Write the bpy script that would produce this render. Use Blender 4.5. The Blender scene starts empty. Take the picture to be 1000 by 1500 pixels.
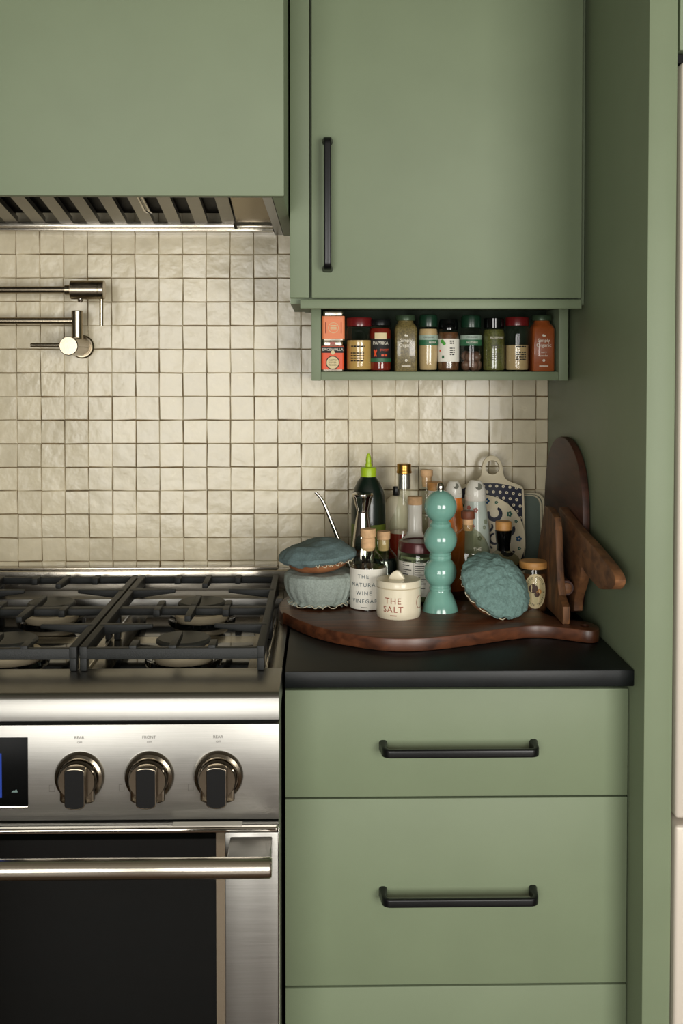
import bpy, bmesh, math, random
from mathutils import Vector, Matrix, noise, Euler
PI = math.pi
random.seed(7)
scene = bpy.context.scene
COL = scene.collection

# ------------------------------------------------------------------ camera
CAM = Vector((0.0, -2.34, 1.40))
FPX, CX, CY = 1576.0, 500.0, 574.0            # focal length and principal point for a 1000x1500 frame
YAW, PITCH = math.radians(1.05), math.radians(1.55)
cam_d = bpy.data.cameras.new('camera')
cam = bpy.data.objects.new('camera', cam_d)
COL.objects.link(cam)
cam.location = CAM
cam.rotation_euler = (PI/2 - PITCH, 0, -YAW)
cam_d.sensor_fit = 'VERTICAL'
cam_d.sensor_height = 36.0
cam_d.lens = FPX/1500*36.0
cam_d.shift_y = -(750 - CY)/1500
cam_d.clip_start = 0.05
scene.camera = cam
CROT = Euler((PI/2 - PITCH, 0, -YAW)).to_matrix()

def ray(px, py):
    return CROT @ Vector(((px - CX)/FPX, -(py - CY)/FPX, -1.0))
def at(px, py, Y):                             # point on the plane at depth Y
    r = ray(px, py); return CAM + r*((Y - CAM.y)/r.y)
def atz(px, py, Z):                            # point on the level plane Z
    r = ray(px, py); return CAM + r*((Z - CAM.z)/r.z)
def atx(px, py, X):                            # point on the plane parallel to the side panel
    r = ray(px, py); return CAM + r*((X - CAM.x)/r.x)

# ------------------------------------------------------------------ world and light
w = bpy.data.worlds.new('world'); scene.world = w; w.use_nodes = True
w.node_tree.nodes['Background'].inputs[0].default_value = (0.75, 0.86, 1.0, 1)
w.node_tree.nodes['Background'].inputs[1].default_value = 1.0
WIN = [(-1.40, 0.02), (0.72, 2.10)]            # the two panes of the window behind the camera
WZ0, WZ1, WY = 0.48, 1.95, -3.75
for i, (a, b) in enumerate(WIN):
    L = bpy.data.lights.new('window_daylight', 'AREA'); L.shape = 'RECTANGLE'
    L.size = b - a - .06; L.size_y = WZ1 - WZ0 - .06
    L.energy = (47, 74)[i]; L.color = (1.0, 0.965, 0.90)
    o = bpy.data.objects.new('window_daylight', L); COL.objects.link(o)
    o.location = ((a + b)/2, WY + .03, (WZ0 + WZ1)/2)
    o.rotation_euler = (PI/2, 0, 0)
vs = scene.view_settings
scene.display_settings.display_device = 'sRGB'
vs.view_transform = 'Standard'; vs.look = 'None'; vs.exposure = 0.08; vs.gamma = 1.0
vs.use_curve_mapping = False

# ------------------------------------------------------------------ materials
def lin(c):
    return tuple(((v/255)/12.92 if v/255 <= .04045 else ((v/255 + .055)/1.055)**2.4) for v in c)
def mat(name, rgb, rough=.5, metal=0.0, bump=0.0, bscale=200, var=0.0, vscale=30, coat=0.0, spec=.5, stretch=None, rvar=0.0, rnd=0.0):
    m = bpy.data.materials.new(name); m.use_nodes = True
    nt = m.node_tree; b = nt.nodes['Principled BSDF']
    c = lin(rgb)
    b.inputs['Base Color'].default_value = (*c, 1); b.inputs['Roughness'].default_value = rough
    b.inputs['Metallic'].default_value = metal; b.inputs['Coat Weight'].default_value = coat
    b.inputs['Specular IOR Level'].default_value = spec
    tc = nt.nodes.new('ShaderNodeTexCoord'); mp = nt.nodes.new('ShaderNodeMapping')
    nt.links.new(tc.outputs['Object'], mp.inputs[0])
    if stretch: mp.inputs['Scale'].default_value = stretch
    src = mp.outputs[0]
    if rnd:
        oi = nt.nodes.new('ShaderNodeObjectInfo'); sc = nt.nodes.new('ShaderNodeMath'); sc.operation = 'MULTIPLY'
        sc.inputs[1].default_value = 50; nt.links.new(oi.outputs['Random'], sc.inputs[0])
        ad = nt.nodes.new('ShaderNodeVectorMath'); ad.operation = 'ADD'
        nt.links.new(src, ad.inputs[0]); nt.links.new(sc.outputs[0], ad.inputs[1]); src = ad.outputs[0]
    colout = None
    if var:
        n = nt.nodes.new('ShaderNodeTexNoise'); n.inputs['Scale'].default_value = vscale; n.inputs['Detail'].default_value = 5
        nt.links.new(src, n.inputs['Vector'])
        cr = nt.nodes.new('ShaderNodeValToRGB')
        cr.color_ramp.elements[0].position = .3; cr.color_ramp.elements[1].position = .7
        cr.color_ramp.elements[0].color = (*[max(0, x*(1 - var)) for x in c], 1)
        cr.color_ramp.elements[1].color = (*[min(1, x*(1 + var)) for x in c], 1)
        nt.links.new(n.outputs[0], cr.inputs[0]); colout = cr.outputs[0]
        if rvar:
            mr = nt.nodes.new('ShaderNodeMapRange'); mr.inputs[3].default_value = rough - rvar; mr.inputs[4].default_value = rough + rvar
            nt.links.new(n.outputs[0], mr.inputs[0]); nt.links.new(mr.outputs[0], b.inputs['Roughness'])
    if rnd:
        hs = nt.nodes.new('ShaderNodeHueSaturation')
        mr = nt.nodes.new('ShaderNodeMapRange'); mr.inputs[3].default_value = 1 - rnd; mr.inputs[4].default_value = 1 + rnd
        nt.links.new(oi.outputs['Random'], mr.inputs[0]); nt.links.new(mr.outputs[0], hs.inputs['Value'])
        if colout: nt.links.new(colout, hs.inputs['Color'])
        else: hs.inputs['Color'].default_value = (*c, 1)
        colout = hs.outputs[0]
    if colout: nt.links.new(colout, b.inputs['Base Color'])
    if bump:
        n2 = nt.nodes.new('ShaderNodeTexNoise'); n2.inputs['Scale'].default_value = bscale; n2.inputs['Detail'].default_value = 3
        nt.links.new(src, n2.inputs['Vector'])
        bp = nt.nodes.new('ShaderNodeBump'); bp.inputs['Strength'].default_value = bump; bp.inputs['Distance'].default_value = .002
        nt.links.new(n2.outputs[0], bp.inputs['Height']); nt.links.new(bp.outputs[0], b.inputs['Normal'])
    return m
def glass(name, tint=(1, 1, 1), rough=0.02, refl=1.0):
    m = bpy.data.materials.new(name); m.use_nodes = True; nt = m.node_tree
    out = nt.nodes['Material Output']; nt.nodes.remove(nt.nodes['Principled BSDF'])
    t = nt.nodes.new('ShaderNodeBsdfTransparent'); t.inputs[0].default_value = (*tint, 1)
    g = nt.nodes.new('ShaderNodeBsdfGlossy'); g.inputs['Roughness'].default_value = rough; g.inputs[0].default_value = (.9, .9, .9, 1)
    f = nt.nodes.new('ShaderNodeFresnel'); f.inputs[0].default_value = 1.5
    mx = nt.nodes.new('ShaderNodeMixShader')
    ge = nt.nodes.new('ShaderNodeNewGeometry'); sb_ = nt.nodes.new('ShaderNodeMath'); sb_.operation = 'SUBTRACT'; sb_.inputs[0].default_value = 1.0
    ml = nt.nodes.new('ShaderNodeMath'); ml.operation = 'MULTIPLY'
    nt.links.new(ge.outputs['Backfacing'], sb_.inputs[1]); nt.links.new(f.outputs[0], ml.inputs[0]); nt.links.new(sb_.outputs[0], ml.inputs[1])
    nt.links.new(ml.outputs[0], mx.inputs[0]); nt.links.new(t.outputs[0], mx.inputs[1]); nt.links.new(g.outputs[0], mx.inputs[2])
    nt.links.new(mx.outputs[0], out.inputs[0])
    return m
def wood(name, c1, c2, rough=.45, scale=(3, 40, 40), rnd=False):
    m = bpy.data.materials.new(name); m.use_nodes = True; nt = m.node_tree; b = nt.nodes['Principled BSDF']
    tc = nt.nodes.new('ShaderNodeTexCoord'); mp = nt.nodes.new('ShaderNodeMapping'); mp.inputs['Scale'].default_value = scale
    n = nt.nodes.new('ShaderNodeTexNoise'); n.inputs['Scale'].default_value = 2.2; n.inputs['Detail'].default_value = 7; n.inputs['Distortion'].default_value = .6
    cr = nt.nodes.new('ShaderNodeValToRGB'); e = cr.color_ramp.elements
    e[0].position = .32; e[1].position = .68; e[0].color = (*lin(c1), 1); e[1].color = (*lin(c2), 1)
    nt.links.new(tc.outputs['Object'], mp.inputs[0]); nt.links.new(mp.outputs[0], n.inputs['Vector'])
    nt.links.new(n.outputs[0], cr.inputs[0]); nt.links.new(cr.outputs[0], b.inputs['Base Color'])
    b.inputs['Roughness'].default_value = rough
    bp = nt.nodes.new('ShaderNodeBump'); bp.inputs['Strength'].default_value = .15; bp.inputs['Distance'].default_value = .001
    nt.links.new(n.outputs[0], bp.inputs['Height']); nt.links.new(bp.outputs[0], b.inputs['Normal'])
    return m
def emit(name, rgb, s):
    m = mat(name, rgb, .3); b = m.node_tree.nodes['Principled BSDF']
    b.inputs['Emission Color'].default_value = (*lin(rgb), 1); b.inputs['Emission Strength'].default_value = s
    return m
M = {}
M['green'] = mat('green_paint', (119, 131, 104), .5, bump=.06, bscale=900, var=.03, vscale=9, spec=.35)
M['green_shaded'] = mat('green_paint_shaded', (40, 50, 38), .7, spec=.2)  # green paint darkened, shade of the inside put into the colour
M['tile'] = mat('zellige_glaze', (205, 194, 166), .25, bump=1.0, bscale=26, var=.05, vscale=45, coat=.10, rvar=.07, rnd=.055)
M['grout'] = mat('dark_grout', (98, 80, 52), .95, bump=.4, bscale=600, var=.5, vscale=60)
M['steel'] = mat('brushed_steel', (146, 144, 139), .36, 1.0, var=.06, vscale=14, stretch=(1, 1, 60), rvar=.05, bump=.03, bscale=60)
M['steel_h'] = mat('brushed_steel_bar', (190, 183, 170), .24, 1.0, var=.05, vscale=20, stretch=(60, 1, 1), bump=.02, bscale=50)
M['nickel'] = mat('satin_nickel', (168, 156, 136), .26, 1.0, bump=.03, bscale=300)
M['chrome'] = mat('polished_chrome', (205, 200, 192), .07, 1.0)
M['knobsteel'] = mat('knob_steel', (128, 119, 104), .2, 1.0)
M['painted_dark'] = mat('steel_painted_dark', (9, 9, 9), .5, spec=.2)  # black for steel: dark room reflection and gap shade put into the colour
M['pan'] = mat('cooktop_pan_steel', (150, 142, 124), .16, 1.0, var=.12, vscale=12)
M['iron'] = mat('cast_iron', (25, 27, 26), .5, spec=.4, bump=.35, bscale=900, var=.15, vscale=200)
M['cap'] = mat('burner_cap_enamel', (52, 53, 50), .5, bump=.15, bscale=700)
M['alu'] = mat('burner_base_aluminium', (205, 190, 160), .4, .35, var=.1, vscale=20)
M['black'] = mat('matte_black_metal', (17, 18, 19), .33, .3)
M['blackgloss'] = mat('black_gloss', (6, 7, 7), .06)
M['ovenglass'] = mat('oven_glass', (4, 5, 4), .06, spec=.22)
M['displayglass'] = mat('display_glass', (4, 5, 5), .35, spec=.08)
M['stone'] = mat('black_soapstone', (12, 16, 17), .42, bump=.05, bscale=300, var=.35, vscale=24, spec=.28)
M['dark'] = mat('dark_gap', (9, 10, 9), .9)
M['fridge'] = mat('fridge_enamel', (214, 204, 190), .35, .15, var=.02, vscale=4)
M['wallpaint'] = mat('wall_paint', (74, 70, 62), .8, bump=.1, bscale=300)
M['floor'] = wood('floor_boards', (72, 52, 36), (104, 78, 54), .4, (1.2, 14, 14))
M['ceil'] = mat('ceiling_paint', (140, 134, 122), .9, bump=.05, bscale=200)
M['walnut'] = wood('walnut_board', (58, 32, 20), (104, 60, 36), .36, (4, 30, 30))
M['walnut_dark'] = wood('dark_walnut_board', (52, 28, 20), (78, 44, 31), .55, (20, 5, 30))
M['oak'] = wood('worn_board', (88, 56, 36), (136, 92, 58), .55, (20, 14, 26))
M['olive'] = wood('rough_board', (50, 30, 18), (128, 84, 46), .6, (40, 22, 9))
M['bowlwood'] = wood('bowl_wood', (120, 72, 44), (158, 104, 66), .45, (10, 10, 30))
M['cork'] = mat('cork_wood', (206, 166, 122), .7, var=.14, vscale=120, bump=.2, bscale=500)
M['corkbrown'] = mat('brown_stopper', (112, 62, 38), .6, var=.15, vscale=100)
M['lidwood'] = wood('jar_lid_wood', (176, 122, 62), (206, 154, 88), .5, (6, 30, 30))
M['teal'] = mat('teal_lacquer', (116, 164, 150), .16, coat=.5, var=.015, vscale=60)
M['cream'] = mat('cream_ceramic', (226, 216, 190), .3, coat=.2, var=.02, vscale=80)
M['white'] = mat('white_ceramic', (222, 218, 206), .28, coat=.2)
M['paper'] = mat('label_paper', (224, 220, 208), .7)
M['ink_blue'] = mat('ink_slate_blue', (58, 78, 84), .7)
M['ink_red'] = mat('ink_brick_red', (140, 58, 30), .7)
M['ink_black'] = mat('ink_black', (22, 20, 18), .7)
M['ink_white'] = mat('ink_white', (226, 220, 204), .7)
M['ink_grey'] = mat('ink_grey', (86, 82, 76), .7)
M['glass'] = glass('clear_glass', (.93, .95, .92))
M['glass_grn'] = glass('green_tinted_glass', (.78, .85, .74))
M['vinegar'] = mat('amber_vinegar', (52, 30, 18), .12, coat=.6)
M['darkliq'] = mat('dark_blue_black_bottle', (14, 19, 24), .09, coat=.5)
M['redliq'] = mat('red_liquid', (150, 40, 26), .1, coat=.5)
M['greybot'] = glass('smoky_glass', (.72, .72, .64))
M['darkgreen'] = mat('dark_green_squeeze_bottle', (15, 30, 22), .3, coat=.2)
M['lime'] = mat('lime_plastic', (160, 190, 30), .4)
M['limelabel'] = mat('olive_green_label', (96, 112, 34), .5)
M['gold'] = mat('gold_cap', (176, 134, 70), .3, 1.0, bump=.05, bscale=200)
M['foil'] = mat('silver_neck_foil', (176, 176, 168), .25, .9)
M['maroon'] = mat('maroon_lid', (76, 34, 34), .28, .2)
M['denim'] = mat('blue_linen', (98, 118, 118), .95, bump=.8, bscale=700, var=.18, vscale=260)
M['linen'] = mat('pale_blue_linen', (148, 158, 150), .95, bump=.8, bscale=800, var=.16, vscale=300)
M['tealcloth'] = mat('teal_linen', (106, 134, 128), .95, bump=.9, bscale=600, var=.2, vscale=220)
M['thread'] = mat('cream_thread', (206, 196, 168), .9)
M['navy'] = mat('navy_glaze', (14, 19, 42), .4, spec=.25)
M['pottery'] = mat('cream_pottery', (218, 206, 176), .35, spec=.35)
M['bluegl'] = mat('blue_glaze', (38, 78, 116), .2, coat=.3)
M['greengl'] = mat('green_glaze', (52, 98, 82), .2, coat=.3)
M['sage'] = mat('grey_green_enamel', (78, 92, 80), .4, var=.06, vscale=40)
M['rimcream'] = mat('cream_rim', (188, 178, 148), .45)
M['sprig'] = mat('pale_aqua_bottle', (184, 194, 184), .3, coat=.3)
M['orange'] = mat('orange_plastic', (214, 116, 34), .35, coat=.2)
M['pinkflower'] = mat('faded_red_flower', (164, 96, 84), .6)
M['tin'] = mat('tin_metal', (196, 188, 172), .25, 1.0)
M['orangelabel'] = mat('orange_red_label', (222, 84, 44), .55)
M['peachlabel'] = mat('peach_label', (228, 132, 86), .55)
M['redlid'] = mat('red_plastic_lid', (100, 20, 22), .3, coat=.3)
M['greenlid'] = mat('green_plastic_lid', (16, 46, 30), .3, coat=.2)
M['palegreenlid'] = mat('grey_green_lid', (60, 78, 56), .35, .3)
M['tan'] = mat('tan_powder', (196, 158, 92), .3, coat=.5, var=.05, vscale=200)
M['beige'] = mat('beige_powder', (190, 162, 120), .3, coat=.5, var=.05, vscale=200)
M['paprika'] = mat('paprika_powder', (116, 30, 20), .25, coat=.6, var=.1, vscale=100)
M['herb'] = mat('dried_herbs', (104, 92, 54), .35, coat=.5, var=.5, vscale=330)
M['herb2'] = mat('dried_rosemary', (92, 92, 46), .35, coat=.5, var=.5, vscale=300)
M['brownspice'] = mat('brown_spice', (96, 62, 38), .3, coat=.5, var=.4, vscale=260)
M['nut'] = mat('nutmeg', (98, 70, 56), .45, coat=.2, var=.15, vscale=120)
M['curry'] = mat('curry_powder', (148, 74, 32), .3, coat=.5, var=.08, vscale=200)
M['olivefill'] = mat('pale_olive_preserve', (128, 132, 104), .3, coat=.4, var=.2, vscale=60)
M['greenband'] = mat('green_label_band', (40, 96, 62), .5)
M['greyband'] = mat('grey_label_band', (150, 168, 154), .5)
M['leaf'] = mat('leaf_green_print', (78, 156, 62), .5)
M['chili'] = mat('chili_red_print', (214, 74, 34), .5)
M['truffle'] = mat('truffle_brown_print', (72, 48, 34), .6)
M['labelcream'] = mat('cream_label', (214, 196, 152), .65)
M['screen'] = emit('blue_screen', (24, 54, 140), .12)
M['mark'] = mat('screen_icon', (96, 118, 114), .5)

# ------------------------------------------------------------------ mesh helpers
def new_bm(): return bmesh.new()
def add_box(bm, x0, x1, y0, y1, z0, z1, bev=0.0, seg=2):
    b2 = bmesh.new()
    bmesh.ops.create_cube(b2, size=1.0)
    for v in b2.verts:
        v.co = Vector((x0 + (v.co.x + .5)*(x1 - x0), y0 + (v.co.y + .5)*(y1 - y0), z0 + (v.co.z + .5)*(z1 - z0)))
    if bev > 0:
        bmesh.ops.bevel(b2, geom=b2.edges[:], offset=bev, segments=seg, profile=.5, affect='EDGES')
    merge(bm, b2); return bm
def merge(bm, b2, mtx=None):
    if mtx is not None: b2.transform(mtx)
    me = bpy.data.meshes.new('tmp'); b2.to_mesh(me); b2.free(); bm.from_mesh(me); bpy.data.meshes.remove(me)
def box(x0, x1, y0, y1, z0, z1, bev=0.0, seg=2): return add_box(new_bm(), x0, x1, y0, y1, z0, z1, bev, seg)
def lathe(profile, seg=40, bm=None, cap=True):
    bm = bm or new_bm(); rings = []
    for r, z in profile:
        if r < 1e-5: rings.append([bm.verts.new((0, 0, z))])
        else: rings.append([bm.verts.new((r*math.cos(2*PI*i/seg), r*math.sin(2*PI*i/seg), z)) for i in range(seg)])
    for a, b in zip(rings[:-1], rings[1:]):
        if len(a) == 1 and len(b) == 1: continue
        for i in range(seg):
            j = (i + 1) % seg
            if len(a) == 1: bm.faces.new((a[0], b[j], b[i]))
            elif len(b) == 1: bm.faces.new((a[i], a[j], b[0]))
            else: bm.faces.new((a[i], a[j], b[j], b[i]))
    if cap:
        if len(rings[0]) > 1: bm.faces.new(list(reversed(rings[0])))
        if len(rings[-1]) > 1: bm.faces.new(rings[-1])
    return bm
def tube(pts, r, seg=14, bm=None, cap=True):
    bm = bm or new_bm(); pts = [Vector(p) for p in pts]; n = len(pts)
    rr = r if isinstance(r, (list, tuple)) else [r]*n
    rings = []; up = None
    for i, p in enumerate(pts):
        t = (pts[min(i + 1, n - 1)] - pts[max(i - 1, 0)]).normalized()
        if up is None:
            up = Vector((0, 0, 1)) if abs(t.z) < .9 else Vector((1, 0, 0))
        s = t.cross(up).normalized(); up = s.cross(t).normalized()
        rings.append([bm.verts.new(p + (s*math.cos(2*PI*k/seg) + up*math.sin(2*PI*k/seg))*rr[i]) for k in range(seg)])
    for a, b in zip(rings[:-1], rings[1:]):
        for k in range(seg): bm.faces.new((a[k], a[(k + 1) % seg], b[(k + 1) % seg], b[k]))
    if cap: bm.faces.new(list(reversed(rings[0]))); bm.faces.new(rings[-1])
    return bm
def prism(poly, axis, a, b, bev=0.0, bm=None, seg=2):
    """extrude a 2D outline; axis 'x': outline is (y,z); 'y': (x,z); 'z': (x,y)"""
    bm2 = new_bm()
    def P3(p, t):
        return {'x': (t, p[0], p[1]), 'y': (p[0], t, p[1]), 'z': (p[0], p[1], t)}[axis]
    A = [bm2.verts.new(P3(p, a)) for p in poly]; B = [bm2.verts.new(P3(p, b)) for p in poly]
    n = len(poly); fa = bm2.faces.new(A); fb = bm2.faces.new(list(reversed(B)))
    for i in range(n):
        j = (i + 1) % n; bm2.faces.new((A[j], A[i], B[i], B[j]))
    bmesh.ops.recalc_face_normals(bm2, faces=bm2.faces[:])
    if bev: bmesh.ops.bevel(bm2, geom=list(fa.edges) + list(fb.edges), offset=bev, segments=seg, profile=.5, affect='EDGES')
    if bm is None: return bm2
    merge(bm, bm2); return bm
def smooth_poly(pts, it=2, closed=True):
    for _ in range(it):
        q = []; n = len(pts)
        for i in range(n if closed else n - 1):
            a = pts[i]; b = pts[(i + 1) % n]
            q.append((a[0]*.75 + b[0]*.25, a[1]*.75 + b[1]*.25)); q.append((a[0]*.25 + b[0]*.75, a[1]*.25 + b[1]*.75))
        if not closed: q = [pts[0]] + q + [pts[-1]]
        pts = q
    return pts
def round_rect(w, h, r, n=5, cx=0, cy=0):
    out = []
    for sx, sy, a0 in ((1, 1, 0), (-1, 1, 90), (-1, -1, 180), (1, -1, 270)):
        for k in range(n + 1):
            a = math.radians(a0 + 90*k/n)
            out.append((cx + sx*(w/2 - r) + r*math.cos(a), cy + sy*(h/2 - r) + r*math.sin(a)))
    return out
def sphere(r, c=(0, 0, 0), seg=32, rings=16, bm=None):
    b2 = new_bm(); bmesh.ops.create_uvsphere(b2, u_segments=seg, v_segments=rings, radius=r)
    bmesh.ops.translate(b2, verts=b2.verts, vec=Vector(c))
    if bm is None: return b2
    merge(bm, b2); return bm
def text_bm(s, size, align='CENTER', depth=0.0, spacing=1.0):
    cu = bpy.data.curves.new('lettering', 'FONT'); cu.body = s; cu.size = size; cu.align_x = align; cu.align_y = 'CENTER'
    cu.space_character = spacing; cu.extrude = depth; cu.resolution_u = 3
    o = bpy.data.objects.new('lettering', cu); COL.objects.link(o)
    bpy.context.view_layer.update()
    me = bpy.data.meshes.new_from_object(o.evaluated_get(bpy.context.evaluated_depsgraph_get()))
    bpy.data.objects.remove(o); bpy.data.curves.remove(cu)
    bm = new_bm(); bm.from_mesh(me); bpy.data.meshes.remove(me); return bm
def wrap(bm, r, zc=0.0, ang=0.0, xc=0.0):
    """wrap a flat XY mesh round a cylinder of radius r; ang = direction it faces, 0 faces -Y"""
    for v in bm.verts:
        a = -PI/2 + ang + (v.co.x + xc)/r
        v.co = Vector((r*math.cos(a), r*math.sin(a), zc + v.co.y))
    return bm
def flat_front(bm, y, xc=0.0, zc=0.0):
    for v in bm.verts: v.co = Vector((v.co.x + xc, y - v.co.z, v.co.y + zc))
    return bm
def cyl_patch(r, z0, z1, half, ang=0.0, seg=18):
    bm = new_bm(); rows = []
    for i in range(seg + 1):
        a = -PI/2 + ang - half + 2*half*i/seg
        rows.append((bm.verts.new((r*math.cos(a), r*math.sin(a), z0)), bm.verts.new((r*math.cos(a), r*math.sin(a), z1))))
    for a, b in zip(rows[:-1], rows[1:]): bm.faces.new((a[0], b[0], b[1], a[1]))
    return bm
def disc2d(r, cx=0, cy=0, n=24, bm=None, inner=0.0):
    bm = bm or new_bm()
    O = [bm.verts.new((cx + r*math.cos(2*PI*i/n), cy + r*math.sin(2*PI*i/n), 0)) for i in range(n)]
    if inner:
        I = [bm.verts.new((cx + inner*math.cos(2*PI*i/n), cy + inner*math.sin(2*PI*i/n), 0)) for i in range(n)]
        for i in range(n): bm.faces.new((O[i], O[(i + 1) % n], I[(i + 1) % n], I[i]))
    else: bm.faces.new(O)
    return bm
def rect2d(x0, x1, y0, y1, bm=None, n=1):
    bm = bm or new_bm()
    for k in range(n):
        a = x0 + (x1 - x0)*k/n; b = x0 + (x1 - x0)*(k + 1)/n
        bm.faces.new([bm.verts.new(p) for p in ((a, y0, 0), (b, y0, 0), (b, y1, 0), (a, y1, 0))])
    return bm

OFF = {}
def finish(bm, name, m, smooth):
    me = bpy.data.meshes.new(name)
    bmesh.ops.recalc_face_normals(bm, faces=bm.faces[:]) if smooth != 'keep' else None
    bm.to_mesh(me); bm.free(); me.materials.append(M[m] if isinstance(m, str) else m)
    if smooth:
        me.polygons.foreach_set('use_smooth', [True]*len(me.polygons))
        try: me.set_sharp_from_angle(angle=math.radians(38))
        except Exception: pass
    return me
def obj(name, bm, m, parent=None, world=False, smooth=True, label=None):
    """one mesh object; world=True: the geometry is given in world coordinates"""
    if parent is not None and world:
        o0 = OFF.get(parent.name)
        if o0 is not None: bmesh.ops.translate(bm, verts=bm.verts, vec=-o0)
    me = finish(bm, name, m, smooth)
    o = bpy.data.objects.new(name, me); COL.objects.link(o)
    if parent is not None:
        o.parent = parent
        if parent.name in OFF: OFF[o.name] = OFF[parent.name]
    if label: o['label'] = label
    return o
def tag(o, label, cat, group=None):
    o['label'] = label; o['category'] = cat
    if group: o['group'] = group
    return o
def thing(name, label, cat, loc=(0, 0, 0), rot=(0, 0, 0), group=None):
    o = bpy.data.objects.new(name, None); COL.objects.link(o); o.empty_display_size = .05
    o.location = loc; o.rotation_euler = rot
    OFF[o.name] = Vector(loc)
    return tag(o, label, cat, group)
def struct(name, bm, m, label=None, parent=None, smooth=False):
    o = obj(name, bm, m, parent, smooth=smooth)
    if parent is None:
        o['kind'] = 'structure'
        o['label'] = label or name.replace('_', ' '); o['category'] = name.split('_')[0]
    return o

# ------------------------------------------------------------------ main dimensions
PX = 0.494            # left face of the tall refrigerator side panel
LX = -0.060           # line between range / hood and the cabinets
CT = 0.915            # countertop height
BT = 0.938            # top of the serving board

# ------------------------------------------------------------------ room shell
RX0, RX1, RY0, RZ1 = -2.3, 2.5, WY, 2.62
struct('floor', box(RX0, RX1, RY0 - .1, .1, -.06, 0), 'floor', 'brown wooden floor of the kitchen')
struct('ceiling', box(RX0, RX1, RY0 - .1, .1, RZ1, RZ1 + .06), 'ceil', 'plain ceiling above the kitchen')
struct('wall_left', box(RX0 - .08, RX0, RY0 - .1, .1, 0, RZ1), 'wallpaint', 'plain wall to the side of the range')
struct('wall_right', box(RX1, RX1 + .08, RY0 - .1, .1, 0, RZ1), 'wallpaint', 'plain wall beyond the refrigerator')
bm = new_bm()
xs = [RX0, WIN[0][0], WIN[0][1], WIN[1][0], WIN[1][1], RX1]
add_box(bm, RX0, RX1, WY - .1, WY, 0, WZ0); add_box(bm, RX0, RX1, WY - .1, WY, WZ1, RZ1)
for a, b in ((xs[0], xs[1]), (xs[2], xs[3]), (xs[4], xs[5])): add_box(bm, a, b, WY - .1, WY, WZ0, WZ1)
struct('wall_front', bm, 'wallpaint', 'plain wall with two window openings facing the range')
for i, (a, b) in enumerate(WIN):
    bm = new_bm()
    for x0, x1, z0, z1 in ((a, a + .03, WZ0, WZ1), (b - .03, b, WZ0, WZ1), (a + .03, b - .03, WZ0, WZ0 + .03), (a + .03, b - .03, WZ1 - .03, WZ1)):
        add_box(bm, x0, x1, WY - .08, WY - .02, z0, z1)
    wo = struct('window_%d' % (i + 1), bm, 'ceil', 'white framed window pane facing the range')
    struct('pane', box(a + .03, b - .03, WY - .053, WY - .047, WZ0 + .03, WZ1 - .03), 'glass', parent=wo)

# wall behind range and counter, with hand made tiles
wall = struct('wall_back', box(RX0, RX1, .0014, .1, 0, RZ1), 'grout', 'wall of small square cream handmade tiles with dark joints')
TP = 0.0512
XC0 = at(784.6, 600, 0).x; ZC0 = at(400, 821, 0).z
def tile_mesh(seed, w=TP, h=TP):
    rng = random.Random(seed); bm = new_bm(); N = 4
    g = .00015; hw, hh = w/2 - g, h/2 - g
    cj = [Vector((rng.uniform(-.0011, .0004), rng.uniform(-.0011, .0004))) for _ in range(4)]
    tilt = (rng.uniform(-.012, .012), rng.uniform(-.012, .012)); off = rng.uniform(-.0007, .0007)
    def pos(u, v):
        c = cj[0]*(1 - u)*(1 - v) + cj[1]*u*(1 - v) + cj[2]*(1 - u)*v + cj[3]*u*v
        sx = 1 if u > .5 else -1; sy = 1 if v > .5 else -1
        return (-hw + 2*hw*u + sx*c.x*abs(2*u - 1), -hh + 2*hh*v + sy*c.y*abs(2*v - 1))
    us = [0, .022, .3, .7, .978, 1]
    V = []
    for j, v in enumerate(us):
        row = []
        for i, u in enumerate(us):
            x, z = pos(u, v)
            edge = i in (0, 5) or j in (0, 5)
            d = -.0011 + off if not edge else .0002 + rng.uniform(0, .0007)
            row.append(bm.verts.new((x, d + tilt[0]*x + tilt[1]*z, z)))
        V.append(row)
    for j in range(5):
        for i in range(5): bm.faces.new((V[j][i], V[j][i + 1], V[j + 1][i + 1], V[j + 1][i]))
    per = [V[0][i] for i in range(5)] + [V[j][5] for j in range(5)] + [V[5][i] for i in range(5, 0, -1)] + [V[j][0] for j in range(5, 0, -1)]
    bk = [bm.verts.new((p.co.x, .0024, p.co.z)) for p in per]
    for i in range(len(per)): bm.faces.new((per[i], bk[i], bk[(i + 1) % len(per)], per[(i + 1) % len(per)]))
    return bm
TV = [finish(tile_mesh(100 + k), 'tile', 'tile', False) for k in range(26)]
TE = [finish(tile_mesh(200 + k, PX - XC0 - .0005), 'tile', 'tile', False) for k in range(6)]
rest = new_bm(); rt = random.Random(5)
ncount = 0
for c in range(-1, 27):
    for r in range(-2, 21):
        xc = XC0 - (c + .5)*TP if c >= 0 else (XC0 + PX)/2
        zc = ZC0 + (r + .5)*TP
        seen = (xc > -.755 and xc < LX + .02 and .92 < zc < 1.70) or (xc >= LX + .02 and .985 < zc < 1.41)
        if seen:
            me = rt.choice(TE if c < 0 else TV)
            o = bpy.data.objects.new('tile', me); COL.objects.link(o); o.parent = wall
            o.location = (xc + rt.uniform(-.0004, .0004), 0, zc + rt.uniform(-.0004, .0004))
            o.rotation_euler = (0, rt.uniform(-.012, .012) + (rt.choice((0, PI)) if c >= 0 else 0), 0)
            ncount += 1
        else:
            me = rt.choice(TE if c < 0 else TV)
            b2 = new_bm(); b2.from_mesh(me); b2.transform(Matrix.Translation((xc, 0, zc))); merge(rest, b2)
ro = obj('tile_field', rest, 'tile', wall, smooth=False); ro['kind'] = 'stuff'
print('tiles', ncount)

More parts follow.
